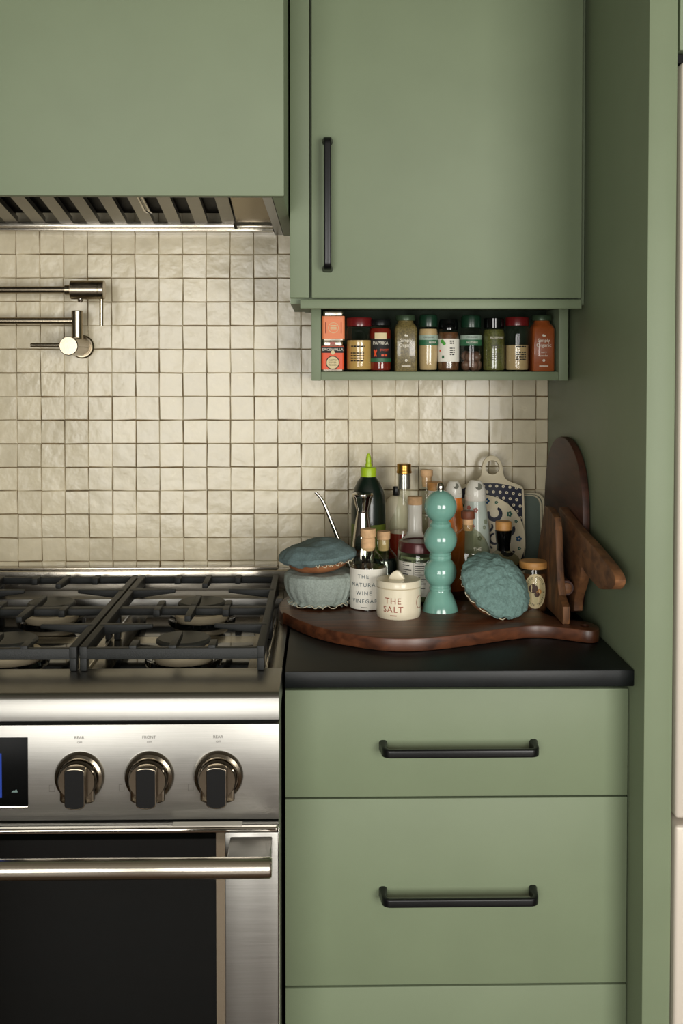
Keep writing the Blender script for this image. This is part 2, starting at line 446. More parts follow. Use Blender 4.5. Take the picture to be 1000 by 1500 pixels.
# ------------------------------------------------------------------ refrigerator panel, refrigerator, cabinet above
PFY = -.712; PW = .0435
pn = obj('refrigerator_side_panel', box(PX, PX + PW, PFY, -.0015, 0, 2.45, .0012), 'green')
tag(pn, 'tall green painted panel standing between the counter and the refrigerator', 'panel')
FX0 = PX + PW + .003; FX1 = FX0 + .91
zt = at(990, 93, -.70).z; zs = at(990, 1203, -.71).z; zc = at(990, 73, -.70).z
fr = thing('refrigerator', 'tall pale refrigerator beside the green side panel', 'refrigerator', (FX0, -.3, 0))
obj('body', box(FX0 + .004, FX1 - .004, -.62, 0, .02, zt - .012), 'dark', fr, True)
obj('door', box(FX0 + .003, FX1, -.712, -.63, zs + .004, zt, .006, 3), 'fridge', fr, True)
obj('freezer_drawer', box(FX0 + .001, FX1, -.718, -.63, .08, zs - .004, .006, 3), 'fridge', fr, True)
obj('gap_shade', box(FX0 + .001, FX1, -.695, -.62, zt + .0015, zc - .0055), 'dark', fr, True)  # added black box painting the shaded gap above the refrigerator door
obj('kick_plate', box(FX0 + .01, FX1 - .01, -.62, -.60, .0, .078), 'dark', fr, True)
uc = thing('overhead_cabinet', 'green cabinet above the pale refrigerator', 'cabinet', (FX0, -.3, zc))
obj('body', box(FX0, FX1, -.66, -.003, zc - .004, 2.45), 'green', uc, True)
obj('door', box(FX0 + .004, FX0 + .45, -.70, -.6605, zc, 2.44, .0015), 'green', uc, True)
obj('door', box(FX0 + .453, FX1 - .003, -.70, -.6605, zc, 2.44, .0015), 'green', uc, True)

# ------------------------------------------------------------------ bar pull shared by drawers and the cabinet door
def pull_bm(L, proj, wid=.0135, thk=.008):
    """bar pull along local x, mounted on plane y=0 and projecting to -y; bowed feet that flow into the bar"""
    pts = []
    h = L/2
    for k in range(9):
        a = k/8*PI/2
        pts.append((-h + .010 - .010*math.cos(a)*1.0, -(proj - .012) - .012*math.sin(a)))
    path = [(-h, 0)] + [(-h, -(proj - .012)*.5)] + pts
    full = path + [(-x, y) for x, y in reversed(path)]
    bm = new_bm(); n = len(full); rings = []
    for i, (x, y) in enumerate(full):
        a = full[max(i - 1, 0)]; b = full[min(i + 1, n - 1)]
        t = Vector((b[0] - a[0], b[1] - a[1], 0)).normalized(); s = Vector((-t.y, t.x, 0))
        foot = min(i, n - 1 - i)
        ws = wid*(1.45 if foot == 0 else 1.25 if foot == 1 else 1.0 + .2*max(0, 1 - (foot - 2)/6)); ts = thk*(1.7 if foot == 0 else 1.3 if foot == 1 else 1.0)
        prof = round_rect(ts, ws, min(ts, ws)*.36, 3)
        rings.append([bm.verts.new(Vector((x, y, 0)) + s*p + Vector((0, 0, q))) for p, q in prof])
    for a, b in zip(rings[:-1], rings[1:]):
        m = len(a)
        for k in range(m): bm.faces.new((a[k], a[(k + 1) % m], b[(k + 1) % m], b[k]))
    bm.faces.new(rings[0]); bm.faces.new(list(reversed(rings[-1])))
    return bm

# ------------------------------------------------------------------ base cabinet and countertop
DY = -.633
zg0 = at(660, 1009, DY).z; zg1 = at(660, 1168, DY).z; zg2 = at(660, 1443.5, DY).z
bc = thing('drawer_cabinet', 'green base cabinet with three wide drawers beside the steel range', 'cabinet', (.21, -.3, 0))
bx0, bx1 = LX + .004, PX - .0015
obj('body', box(bx0 + .001, bx1, DY + .0225, -.003, .10, zg0 + .004), 'green_shaded', bc, True)
obj('toe_kick', box(bx0, bx1, DY + .08, DY + .10, 0, .10), 'dark', bc, True)
fx0 = at(417.5, 1300, DY).x; fx1 = PX - .0018
hx0 = at(561, 1100, DY).x; hx1 = at(781, 1100, DY).x
for za, zb, hy in ((zg1 + .0015, zg0 - .001, 1092), (zg2 + .0015, zg1 - .0015, 1306), (.105, zg2 - .0015, None)):
    d = obj('drawer_front', box(fx0, fx1, DY, DY + .022, za, zb, .0015), 'green', bc, True)
    zh = at(660, hy, DY).z if hy else (za + zb)/2 + .06
    p = pull_bm(hx1 - hx0, .036); p.transform(Matrix.Translation(((hx0 + hx1)/2, DY + .0005, zh)))
    obj('handle', p, 'black', d, True, label='black bar pull')
ct = obj('countertop', box(LX + .0015, PX - .0005, -.662, -.0022, CT - .0235 - .003, CT, .0022), 'stone')
tag(ct, 'black stone countertop over the green drawers', 'countertop')

# ------------------------------------------------------------------ upper cabinet
UY = -.34
ux0 = at(424.6, 400, UY).x
zu = at(600, 436.5, UY).z
ud = thing('wall_cabinet', 'green wall cabinet with one tall door above the spice shelf', 'cabinet', (.2, -.1, zu))
obj('body', box(ux0, PX - .001, UY + .021, -.0025, zu - .010, 2.44), 'green', ud, True)
obj('stile', box(ux0, at(453, 300, UY).x, UY, UY + .0205, zu + .0005, 2.44, .001), 'green', ud, True)
dr = obj('door', box(at(456.2, 300, UY).x, at(851, 440, UY).x, UY - .002, UY + .0185, zu, 2.42, .0016), 'green', ud, True)
ha = at(479.5, 203, UY - .03); hb = at(479.5, 392, UY - .03)
p = pull_bm(ha.z - hb.z, .034); p.transform(Matrix.Translation((ha.x, UY - .0015, (ha.z + hb.z)/2)) @ Matrix.Rotation(PI/2, 4, 'Y'))
obj('handle', p, 'black', dr, True, label='black vertical bar pull')
rz0 = at(600, 452, UY).z; rz1 = at(600, 438.5, UY).z
obj('light_rail', box(at(439.5, 445, UY).x, at(851.5, 445, UY).x, UY - .001, UY + .021, rz0, rz1 - .0005, .001), 'green', ud, True)
obj('underside', box(at(439.5, 445, UY).x + .004, PX - .001, UY + .0215, -.0025, rz0 + .008, zu - .0105), 'green', ud, True)

# ------------------------------------------------------------------ spice shelf
SY = -.215
sx0 = at(456, 500, SY).x; sx1 = at(832, 500, SY).x; sz0 = at(600, 557.5, SY).z
st = at(470, 500, SY).x - sx0; sb = at(600, 544.5, SY).z
sh = thing('spice_shelf', 'narrow green box shelf holding spice jars under the wall cabinet', 'shelf', ((sx0 + sx1)/2, SY, sz0))
ztop = rz0 + .0075
obj('side_board', box(sx0, sx0 + st, SY, -.002, sz0, ztop, .0008), 'green', sh, True)
obj('side_board', box(sx1 - st, sx1, SY, -.002, sz0, ztop, .0008), 'green', sh, True)
obj('bottom_board', box(sx0 + st + .0002, sx1 - st - .0002, SY + .0006, -.002, sz0 + .0004, sb, .0008), 'green', sh, True)
obj('back_board', box(sx0 + st, sx1 - st, -.095, -.085, sb + .0003, ztop), 'green_shaded', sh, True)

# ------------------------------------------------------------------ range hood
HY = -.56; hz = at(200, 286.5, HY).z; hx1_ = at(415.8, 200, HY).x; hx0_ = -.985
hd = thing('range_hood', 'green box range hood with steel baffle filters above the range', 'range hood', (-.52, -.3, hz))
obj('front_panel', box(hx0_, hx1_, HY, HY + .02, hz, 2.45, .0015), 'green', hd, True)
obj('side_panel', box(hx1_ - .02, hx1_, HY + .0205, -.0025, hz, 2.45, .001), 'green', hd, True)
obj('side_panel', box(hx0_, hx0_ + .02, HY + .0205, -.0025, hz, 2.45, .001), 'green', hd, True)
ix0, ix1 = hx0_ + .0205, hx1_ - .0215
lw = .030
bm = new_bm()
add_box(bm, ix1 - .016, ix1, HY + .022, -.003, hz + .002, hz + .05); add_box(bm, ix0, ix0 + .016, HY + .022, -.003, hz + .002, hz + .05)
add_box(bm, ix0 + .0162, ix1 - .0162, HY + .022, HY + .05, hz + .03, hz + .05)
obj('liner', bm, 'steel', hd, True, smooth=False)
bx_, ex_ = ix0 + .018, ix1 - .018
obj('liner_flange', box(bx_, ex_, -.040, -.003, hz + .002, hz + .006), 'chrome', hd, True, smooth=False)
obj('back_rail', box(bx_, ex_, -.072, -.0405, hz + .002, hz + .0085, .001), 'steel_h', hd, True)
obj('back_rail', box(bx_, at(343, 322, -.09).x, -.105, -.0735, hz + .006, hz + .016, .001), 'steel_h', hd, True)
obj('lamp_rail', box(at(347, 322, -.09).x, ex_, -.100, -.0735, hz + .006, hz + .012, .001), 'steel_h', hd, True)
obj('liner_top', box(bx_, ex_, HY + .055, -.06, hz + .115, hz + .12), 'dark', hd, True, smooth=False)
sl = math.tan(math.radians(10)); ybk, yft = -.108, HY + .06
def slat(xa, xb, zoff, t):
    z0 = hz + .014 + zoff; z1 = z0 + (ybk - yft)*sl
    return prism([(ybk, z0), (yft, z1), (yft, z1 + t), (ybk, z0 + t)], 'x', xa, xb)
xe = at(339, 300, -.2).x; pitch = .0555
k = 0
while True:
    xb = xe - .001 - k*pitch; xa = xb - .026
    if xa < bx_ + .02: break
    bm = slat(xa, xb, 0, .0012)
    for xx in (xa, xb - .001): merge(bm, slat(xx, xx + .001, .0012, .010))
    obj('baffle', bm, 'steel', hd, True, smooth=False)
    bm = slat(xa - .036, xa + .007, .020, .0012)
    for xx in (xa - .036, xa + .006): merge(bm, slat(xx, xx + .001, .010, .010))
    if xa - .036 > bx_: obj('upper_baffle', bm, 'painted_dark', hd, True, smooth=False)  # steel blackened, shade between the baffles put into the colour
    k += 1
bm = slat(xe + .003, ex_, .002, .002); obj('end_plate', bm, 'nickel', hd, True, smooth=False)
hp = at(210, 305, -.25)
for dx in (0, .008):
    obj('filter_handle', tube([(at(199, 290, -.3).x + dx, -.30, hz + .045), (at(199, 290, -.3).x + dx + .004, -.22, hz + .022), (at(199, 290, -.3).x + dx + .004, -.19, hz + .024)], .0022, 8), 'chrome', hd, True)

# ------------------------------------------------------------------ range
RX_R = LX - .003; RX_L = -.98; RC = (RX_R + RX_L)/2
rg = thing('gas_range', 'stainless steel gas range with black iron grates and oven below', 'range', (RC, -.4, 0))
FYR = -.772
pz = .893                                             # floor of the burner pan
gx1 = -.090; gw = .2905                               # grates
obj('body', box(RX_L + .002, RX_R - .002, -.70, -.012, .10, pz - .004), 'steel', rg, True)
for lx in (RX_L + .08, RX_R - .08):
    for ly in (-.62, -.1): obj('leg', tube([(lx, ly, 0), (lx, ly, .102)], .02), 'steel', rg, True)
obj('kick_panel', box(RX_L + .01, RX_R - .01, -.68, -.66, .03, .16), 'steel', rg, True)
bm = new_bm()
prof = [(-.64, CT), (FYR + .012, CT), (FYR + .004, CT - .0025), (FYR, CT - .008), (FYR, at(200, 1055, FYR).z), (FYR + .006, at(200, 1056.5, FYR).z), (-.64, at(200, 1056.5, FYR).z)]
obj('front_rail', prism(prof, 'x', RX_L, RX_R), 'steel', rg, True)
obj('side_rail', box(-.0795, RX_R, -.6395, -.045, pz - .003, CT, .0015), 'steel', rg, True)
obj('side_rail', box(RX_L, RX_L + .02, -.6395, -.045, pz - .003, CT, .0015), 'steel', rg, True)
obj('burner_pan', box(RX_L + .0205, -.080, -.6395, -.045, pz - .003, pz), 'pan', rg, True, smooth=False)
obj('pan_step', box(RX_L + .0205, -.080, -.125, -.045, pz + .0002, CT - .002, .001), 'steel', rg, True)
bgz = at(200, 837, -.045).z
obj('backguard', box(RX_L, RX_R, -.0445, -.006, pz - .003, bgz, .0012), 'steel_h', rg, True)
obj('backguard_lip', box(RX_L, at(407, 833, -.02).x, -.030, -.003, bgz + .0002, bgz + .005, .001), 'steel_h', rg, True)
# control panel
pzt = at(200, 1061, FYR + .006).z; DYF = -.790; dzt = at(200, 1213, DYF).z
CPY = FYR + .005
obj('panel_gap', box(RX_L + .002, RX_R - .002, FYR + .02, -.701, dzt - .01, at(200, 1056.5, FYR).z - .0003), 'dark', rg, True)
cp = obj('control_panel', box(RX_L, RX_R, CPY, FYR + .0195, dzt + .002, pzt, .001), 'steel', rg, True)
dsx = at(41, 1130, CPY).x; dz1 = at(41, 1080, CPY).z; dz0 = at(41, 1180, CPY).z
ds = obj('display', box(2*RC - dsx, dsx, CPY - .0016, CPY - .0001, dz0, dz1, .0006), 'displayglass', cp, True, label='black control display')
obj('display_sill', box(2*RC - dsx, dsx, CPY - .0025, CPY - .0001, dz0 - .004, dz0 - .0003, .0005), 'chrome', ds, True)
scx = at(3, 1130, CPY).x
obj('screen', flat_front(rect2d(2*RC - scx, scx, at(0, 1168, CPY).z, at(0, 1103, CPY).z), CPY - .0018), 'screen', ds, True, smooth=False)
ic = at(21, 1158, CPY - .002); bm = prism([(ic.x - .0045, ic.z - .0028), (ic.x + .0050, ic.z - .0028), (ic.x + .0030, ic.z + .0016), (ic.x + .0004, ic.z - .0004), (ic.x - .0014, ic.z + .0002)], 'y', CPY - .0019, CPY - .0017)
obj('icon', bm, 'mark', ds, True, smooth=False)
kz = at(219, 1136, CPY).z; kr = .0365
kx = [at(p, 1136, CPY).x for p in (117, 219, 320)]
kx = kx + [2*RC - x for x in kx]
def rotY(bm): bm.transform(Matrix.Rotation(PI/2, 4, 'X')); return bm        # lathe axis z -> -y (towards the room)
for i, x in enumerate(kx):
    bz = rotY(lathe([(kr, 0), (kr, .004), (kr - .002, .010), (kr - .006, .012), (kr - .007, .009), (0, .009)], 48))
    bmesh.ops.translate(bz, verts=bz.verts, vec=(x, CPY, kz)); kn = obj('knob', bz, 'knobsteel', cp, True, label='steel burner knob')
    bd = rotY(lathe([(kr - .008, .0095), (kr - .0085, .020), (kr - .0105, .0235), (0, .0235)], 48))
    bmesh.ops.translate(bd, verts=bd.verts, vec=(x, CPY, kz)); obj('knob_body', bd, 'knobsteel', kn, True)
    gp = [( -.0145, .020), (-.0145, -.030)] + [(-.0145*math.cos(a*PI/8), -.030 - .006*math.sin(a*PI/8)) for a in range(1, 8)] + [(.0145, -.030), (.0145, .020)] + [(.0145*math.cos(a*PI/8), .020 + .004*math.sin(a*PI/8)) for a in range(1, 8)]
    g = prism([(x + a, kz + b) for a, b in gp], 'y', CPY - .036, CPY - .010, .0012)
    gr = obj('grip', g, 'knobsteel', kn, True)
    obj('grip_base', prism([(x + a*1.72, kz + b*(.97 if b < 0 else .8)) for a, b in gp], 'y', CPY - .0225, CPY - .0098, .0035), 'knobsteel', kn, True)
    gf = prism([(x + a*.93, kz + b*.95) for a, b in gp], 'y', CPY - .0364, CPY - .0355)
    obj('grip_reflection', gf, 'painted_dark', kn, True)  # black plate painting the dark room's reflection on the steel grip
    words = ('REAR', 'FRONT', 'REAR')[i % 3]
    t = text_bm(words, .0062); obj('lettering', flat_front(t, CPY - .0003, x - .0005, at(219, 1080, CPY).z), 'ink_grey', cp, True, smooth=False)
    t = text_bm('OFF', .0042); obj('lettering', flat_front(t, CPY - .0003, x, at(219, 1087, CPY).z), 'ink_grey', cp, True, smooth=False)
    q = at(78 + (40 if False else 0), 1154, CPY); bmq = new_bm()
    xq = x - .041
    for a, b, c, d_ in ((-.004, .004, -.005, -.0045), (-.004, -.0036, -.005, .005), (-.004, .001, .0046, .005), (.0036, .004, -.005, .002)):
        rect2d(xq + a, xq + b, kz - .018 + c, kz - .018 + d_, bmq)
    obj('burner_mark', flat_front(bmq, CPY - .0003), 'ink_grey', cp, True, smooth=False)
# small sticker on the door's top edge
obj('sticker', box(at(252, 1207, -.785).x, at(354, 1207, -.785).x, -.786, -.771, dzt + .0002, dzt + .0006), 'paper', rg, True, smooth=False)
# oven door
wx1 = at(316.5, 1400, DYF).x; wx2 = at(330, 1400, DYF).x; dx1 = RX_R - .001; dx0 = RX_L + .001
wx1m, wx2m = 2*RC - wx1, 2*RC - wx2
od = obj('oven_door', box(dx0, dx1, DYF + .012, FYR + .018 + .03, .17, dzt - .0003), 'steel', rg, True, smooth=False)
bm = new_bm()
add_box(bm, wx2, dx1, DYF, DYF + .0115, .17, dzt - .008, .0012); add_box(bm, dx0, wx2m, DYF, DYF + .0115, .17, dzt - .008, .0012)
add_box(bm, wx2m + .0003, wx2 - .0003, DYF, DYF + .0115, .17, .30, .0012)
obj('door_frame', bm, 'steel', od, True)
bm = box(dx0, dx1, DYF - .002, DYF + .0115, dzt - .0078, dzt, .003, 3)
obj('top_lip', bm, 'chrome', od, True)
obj('edge_trim', box(dx1 + .0002, dx1 + .0022, DYF - .001, DYF + .02, .17, dzt - .002, .0008), 'chrome', od, True)
for a, b in ((wx1, wx2 - .0004), (wx2m + .0004, wx1m)):
    obj('window_reveal', box(a, b, DYF + .004, DYF + .0115, .301, dzt - .0082), 'nickel', od, True, smooth=False)
obj('window_glass', box(wx1m + .0003, wx1 - .0003, DYF + .006, DYF + .0116, .301, dzt - .0082), 'ovenglass', od, True, smooth=False)
hY = DYF - .058; hzz = at(200, 1272.5, hY).z; hxr = at(398, 1272, hY).x
hn = obj('handle', tube([(2*RC - hxr, hY, hzz), (2*RC - hxr + .003, hY, hzz), (hxr - .003, hY, hzz), (hxr, hY, hzz)], [.0125, .0145, .0145, .0125], 28), 'steel_h', od, True, label='round steel oven door handle')
hb0 = at(332, 1250, hY).x
for a, b in ((hb0, hxr - .002), (2*RC - hxr + .002, 2*RC - hb0)):
    obj('handle_bracket', prism([(DYF + .0, hzz + .018), (hY + .002, hzz + .0135), (hY + .002, hzz - .010), (DYF + .0, hzz - .004)], 'x', a, b, .0015), 'steel', hn, True)
# grates
def grate(xl, xr, parent):
    yf, yb = -.658, -.088; zt_ = .955; bt = .0125; bh = .016
    bm = new_bm()
    bev = .002
    add_box(bm, xl + .002, xr - .002, yf + .0008, yf + bt, zt_ - .021, zt_ - .003, bev)
    add_box(bm, xl + .002, xr - .002, yb - bt, yb - .0008, zt_ - bh, zt_ - .002, bev)
    ym = (yf + yb)/2
    add_box(bm, xl + .002, xr - .002, ym - .011, ym + .011, zt_ - bh, zt_ - .003, bev)
    for a, b in ((xl, xl + bt), (xr - bt, xr)):
        add_box(bm, a, b, yf, yb, zt_ - .020, zt_, bev)
        for c in (yf, yb - .016, ym - .008):
            add_box(bm, a + .0006, b - .0006, c + .0012, c + .018, CT + .0005 if c == yf else pz + .0005, zt_ - .004, bev)
    o = obj('grate', bm, 'iron', parent, True, label='black cast iron grate')
    xm = (xl + xr)/2
    def finger(p0, p1, w0, w1, h0=.015, h1=.009):
        p0 = Vector(p0); p1 = Vector(p1); t = (p1 - p0).normalized(); s = Vector((-t.y, t.x))
        b2 = new_bm(); V = []
        for p, w_, h_ in ((p0, w0, h0), (p1, w1, h1)):
            q = p
            for sx, zz in ((-1, zt_ - h_), (1, zt_ - h_), (1, zt_ + .001), (-1, zt_ + .001)):
                c = q + s*(w_/2*sx); V.append(b2.verts.new((c.x, c.y, zz)))
        b2.faces.new(V[3::-1]); b2.faces.new(V[4:])
        for k in range(4): b2.faces.new((V[k], V[(k + 1) % 4], V[4 + (k + 1) % 4], V[4 + k]))
        bmesh.ops.recalc_face_normals(b2, faces=b2.faces[:])
        bmesh.ops.bevel(b2, geom=b2.edges[:], offset=.0016, segments=2, profile=.5, affect='EDGES')
        obj('finger', b2, 'iron', o, True)
    for yc, y0, y1 in ((-.514, yf, ym), (-.234, ym, yb)):
        finger((xl + .004, yc), (xm - .052, yc), .016, .008, .017, .006)
        finger((xr - .004, yc), (xm + .052, yc), .016, .008, .017, .006)
        finger((xm, y0 + .002), (xm, yc - .052), .012, .011)
        finger((xm, y1 - .002), (xm, yc + .052), .012, .011)
        for dx in (-.062, .062):
            finger((xm + dx, y0 + .002), (xm + dx, y0 + .040), .012, .012, .015, .012)
            finger((xm + dx, y1 - .002), (xm + dx, y1 - .040), .012, .012, .015, .012)
    return o
for k in range(3):
    xr = gx1 - k*(gw + .0035); xl = xr - gw
    grate(xl, xr, rg)
    xm = (xl + xr)/2
    for yc in (-.514, -.234):
        b = lathe([(.048, 0), (.0525, .008), (.0535, .015), (.050, .019), (.030, .019), (.03, .0)], 40); b.transform(Matrix.Translation((xm, yc, pz + .0005)))
        bo = obj('burner', b, 'alu', rg, True, label='pale aluminium burner base')
        b = lathe([(.0, .0195), (.036, .0195), (.036, .028), (.0425, .0295), (.0465, .032), (.0465, .036), (.043, .0395), (.02, .041), (0, .0412)], 40); b.transform(Matrix.Translation((xm, yc, pz + .0005)))
        obj('burner_cap', b, 'cap', bo, True)
        obj('burner_black_sheet', box(xm - .112, xm + .112, yc - .118, yc + .112, pz + .0001, pz + .0006), 'blackgloss', rg, True, smooth=False)  # thin black sheet on the pan around each burner
        b = lathe([(.066, 0), (.064, .006), (.0535, .002), (.0535, 0)], 40); b.transform(Matrix.Translation((xm, yc, pz + .0004)))
        obj('drip_ring', b, 'blackgloss', bo, True)
    if k < 2 or True:
        obj('pan_edge', box(xr - .004 + .001, xr + .0005, -.60, -.13, pz + .0002, pz + .004, .0008), 'chrome', rg, True)

# ------------------------------------------------------------------ pot filler
wv = at(121, 508, -.004)
pf = thing('pot_filler', 'folding satin steel pot filler tap mounted on the tiled wall', 'tap', (wv.x, 0, wv.z))
def ycyl(c, y0, y1, r, bev=.0012, seg=32):
    L = y0 - y1
    b = rotY(lathe([(r - bev, 0), (r, bev), (r, L - bev), (r - bev, L)], seg)); b.transform(Matrix.Translation((c[0], y0, c[1]))); return b
obj('wall_flange', ycyl((wv.x, wv.z), -.0015, -.0115, .0255, .003, 40), 'nickel', pf, True)
obj('valve_body', ycyl((wv.x, wv.z), -.0116, -.135, .0195, .0015, 36), 'nickel', pf, True)
vl = at(45, 505.5, -.12)
obj('valve_lever', tube([(wv.x - .015, -.12, vl.z), (vl.x, -.12, vl.z)], .0042), 'nickel', pf, True)
pt = at(113, 455, -.055)
obj('post', tube([(pt.x, -.055, wv.z + .01), (pt.x, -.055, pt.z - .001), (pt.x, -.055, pt.z)], [.0118, .0118, .0108], 28), 'nickel', pf, True)
az = at(60, 470, -.055).z; jx = -.80
obj('lower_arm', tube([(pt.x - .008, -.055, az), (jx, -.055, az)], .0073, 20), 'nickel', pf, True)
uz = at(60, 425, -.075).z
obj('elbow_joint', tube([(jx, -.055, az - .02), (jx, -.055, (az + uz)/2), (jx, -.075, uz - .005), (jx, -.075, uz + .02)], .0118, 24), 'nickel', pf, True)
e0 = at(104, 425, -.085).x; e1 = at(153, 425, -.085).x; es = at(97, 425, -.085).x
obj('upper_arm', tube([(jx, -.075, uz), (es, -.085, uz)], .0075, 20), 'nickel', pf, True)
obj('collar', tube([(es - .002, -.085, uz), (e0 + .001, -.085, uz)], .0105, 24), 'nickel', pf, True)
obj('spout_valve', tube([(e0, -.085, uz), (e0 + .001, -.085, uz), (e1 - .012, -.085, uz), (e1 - .0115, -.085, uz), (e1 - .011, -.085, uz), (e1 - .001, -.085, uz), (e1, -.085, uz)], [.019, .020, .020, .0192, .020, .020, .019], 36), 'nickel', pf, True)
n0 = at(118, 440, -.085)
obj('nozzle', tube([(n0.x, -.085, uz - .012), (n0.x, -.085, uz - .0225), (n0.x, -.085, uz - .0265)], [.0065, .0065, .0045], 20), 'chrome', pf, True)
l0 = at(148.5, 440, -.085); l1 = at(148.5, 477, -.085)
obj('spout_lever', tube([(l0.x, -.085, uz - .015), (l1.x, -.085, l1.z)], .0042, 16), 'nickel', pf, True)

# ================================================================== things on the counter
def scale_at(Y): return (Y - CAM.y)/FPX                      # metres per pixel at depth Y
def bool_diff(bma, bmb):
    oa = bpy.data.objects.new('a', bpy.data.meshes.new('a')); ob = bpy.data.objects.new('b', bpy.data.meshes.new('b'))
    bma.to_mesh(oa.data); bmb.to_mesh(ob.data); bma.free(); bmb.free()
    COL.objects.link(oa); COL.objects.link(ob)
    md = oa.modifiers.new('d', 'BOOLEAN'); md.operation = 'DIFFERENCE'; md.object = ob; md.solver = 'EXACT'
    bpy.context.view_layer.update()
    me = bpy.data.meshes.new_from_object(oa.evaluated_get(bpy.context.evaluated_depsgraph_get()))
    da, db = oa.data, ob.data
    bpy.data.objects.remove(oa); bpy.data.objects.remove(ob); bpy.data.meshes.remove(da); bpy.data.meshes.remove(db)
    bm = new_bm(); bm.from_mesh(me); bpy.data.meshes.remove(me); return bm

# serving board: round with a handle
front = [atz(px, py, BT) for px, py in ((475, 922), (550, 934), (600, 936), (650, 932), (700, 926), (740, 920), (775, 916), (800, 916), (840, 921))]
ol = [(p.x, p.y) for p in front] + [(.464, -.506), (.481, -.497), (.486, -.470), (.479, -.440), (.452, -.425), (.425, -.405), (.409, -.37)]
for k in range(0, 13):
    a = math.radians(-5 + k*(205/12)); ol.append((.163 + .248*math.cos(a), -.300 + .250*math.sin(a)))
ol += [(p.x, p.y) for p in (atz(414, 895, BT), atz(432, 906, BT))]
ol = smooth_poly(ol, 2)
bmb = prism(ol, 'z', CT + .0006, BT, .0025)
hl = lathe([(.0085, CT - .02), (.0085, BT + .02)], 20); hl.transform(Matrix.Translation((.462, -.468, 0)))
sbd = obj('serving_board', bool_diff(bmb, hl), 'walnut', smooth=True)
tag(sbd, 'large round dark wooden serving board with a short handle on the countertop', 'board')

def prof_px(pts, pxc, Y, base):
    s = scale_at(Y); out = []
    for hw, py in pts:
        z = 0.0 if py is None else at(pxc, py, Y).z - base
        out.append((hw*s, z))
    return out
def vessel(name, label, cat, pxc, pyref, Y, parts, base=BT + .0004, group=None):
    """parts: (name, material, [(half width px, py or None = base)...]); returns thing"""
    p = at(pxc, pyref, Y)
    t = thing(name, label, cat, (p.x, Y, base), group=group)
    for pn_, m_, pts in parts:
        pr = prof_px(pts, pxc, Y, base)
        obj(pn_, lathe(pr, 44), m_, t)
    return t
def hpx(pxc, py, Y, base=BT + .0004): return at(pxc, py, Y).z - base

# --- wine vinegar bottle
Y = -.318; c = 539; s_ = scale_at(Y)
t = vessel('vinegar_bottle', 'clear bottle of vinegar with white label and wooden stopper', 'bottle', c, 860, Y, [
    ('glass', 'glass', [(24, None), (26.5, 894), (26.6, 835), (25.5, 827), (22, 818), (16, 811), (11, 806), (10, 800)]),
    ('contents', 'vinegar', [(23, 895.5), (25.4, 893), (25.6, 834), (25, 829.5)]),
    ('stopper', 'cork', [(8, 806), (9.6, 803), (10.4, 801), (10.4, 789.5), (9.8, 788), (9.9, 787.2), (11.3, 786), (11.4, 775.5), (10.8, 774.3)])])
lb = obj('label', cyl_patch(27.0*s_, hpx(c, 887.5, Y), hpx(c, 829.5, Y), 2.2, -.1), 'paper', t)
for txt, py, sz, dx in (('THE', 840, .0105, -.002), ('NATURAL', 852, .0105, 0), ('WINE', 864, .0105, -.001), ('VINEGAR', 875.5, .0105, 0)):
    obj('lettering', wrap(text_bm(txt, sz, spacing=1.25), 27.25*s_, hpx(c, py, Y), -.26, dx), 'ink_blue', lb, smooth=False)
obj('lettering', wrap(rect2d(-.006, .006, -.0005, .0005, None, 6), 27.25*s_, hpx(c, 884, Y), -.26), 'ink_grey', lb, smooth=False)

# --- salt cellar
Y = -.385; c = 583.5; s_ = scale_at(Y)
t = vessel('salt_jar', 'squat cream ceramic salt jar with lid and red lettering', 'jar', c, 880, Y, [
    ('body', 'cream', [(25, None), (29.5, 904.5), (32, 899), (32.6, 893), (32.6, 858.5), (31.5, 857.7)])])
ld = obj('lid', lathe([(0, hpx(c, 857.5, Y)), (31.5*s_, hpx(c, 857.5, Y)), (33.1*s_, hpx(c, 856.8, Y)), (33.3*s_, hpx(c, 850, Y)), (32*s_, hpx(c, 847.6, Y)), (24*s_, hpx(c, 847.9, Y)), (0, hpx(c, 848.4, Y))], 48), 'cream', t)
pr = [(-.0165, 0), (-.0145, .006), (-.009, .0135), (-.002, .0175), (.004, .0165), (.010, .0095), (.016, 0)]
b = prism(smooth_poly(pr, 1), 'y', -.0045, .0045, .002); b.transform(Matrix.Translation((-.002, 0, hpx(c, 849, Y))) @ Matrix.Rotation(-.35, 4, 'Z'))
obj('lid_grip', b, 'cream', ld)
for txt, py, sz in (('THE', 874.5, .0158), ('SALT', 886.5, .0158)):
    obj('lettering', wrap(text_bm(txt, sz, spacing=1.15), 32.8*s_, hpx(c, py, Y), -.33), 'ink_red', t, smooth=False)
obj('lettering', wrap(rect2d(-.006, .006, -.0008, .0008, None, 6), 32.8*s_, hpx(c, 895, Y), -.30), 'ink_red', t, smooth=False)
obj('emblem', wrap(disc2d(.012, 0, 0, 28, None, .0108), 32.8*s_, hpx(c, 878, Y), 1.12), 'ink_red', t, smooth=False)

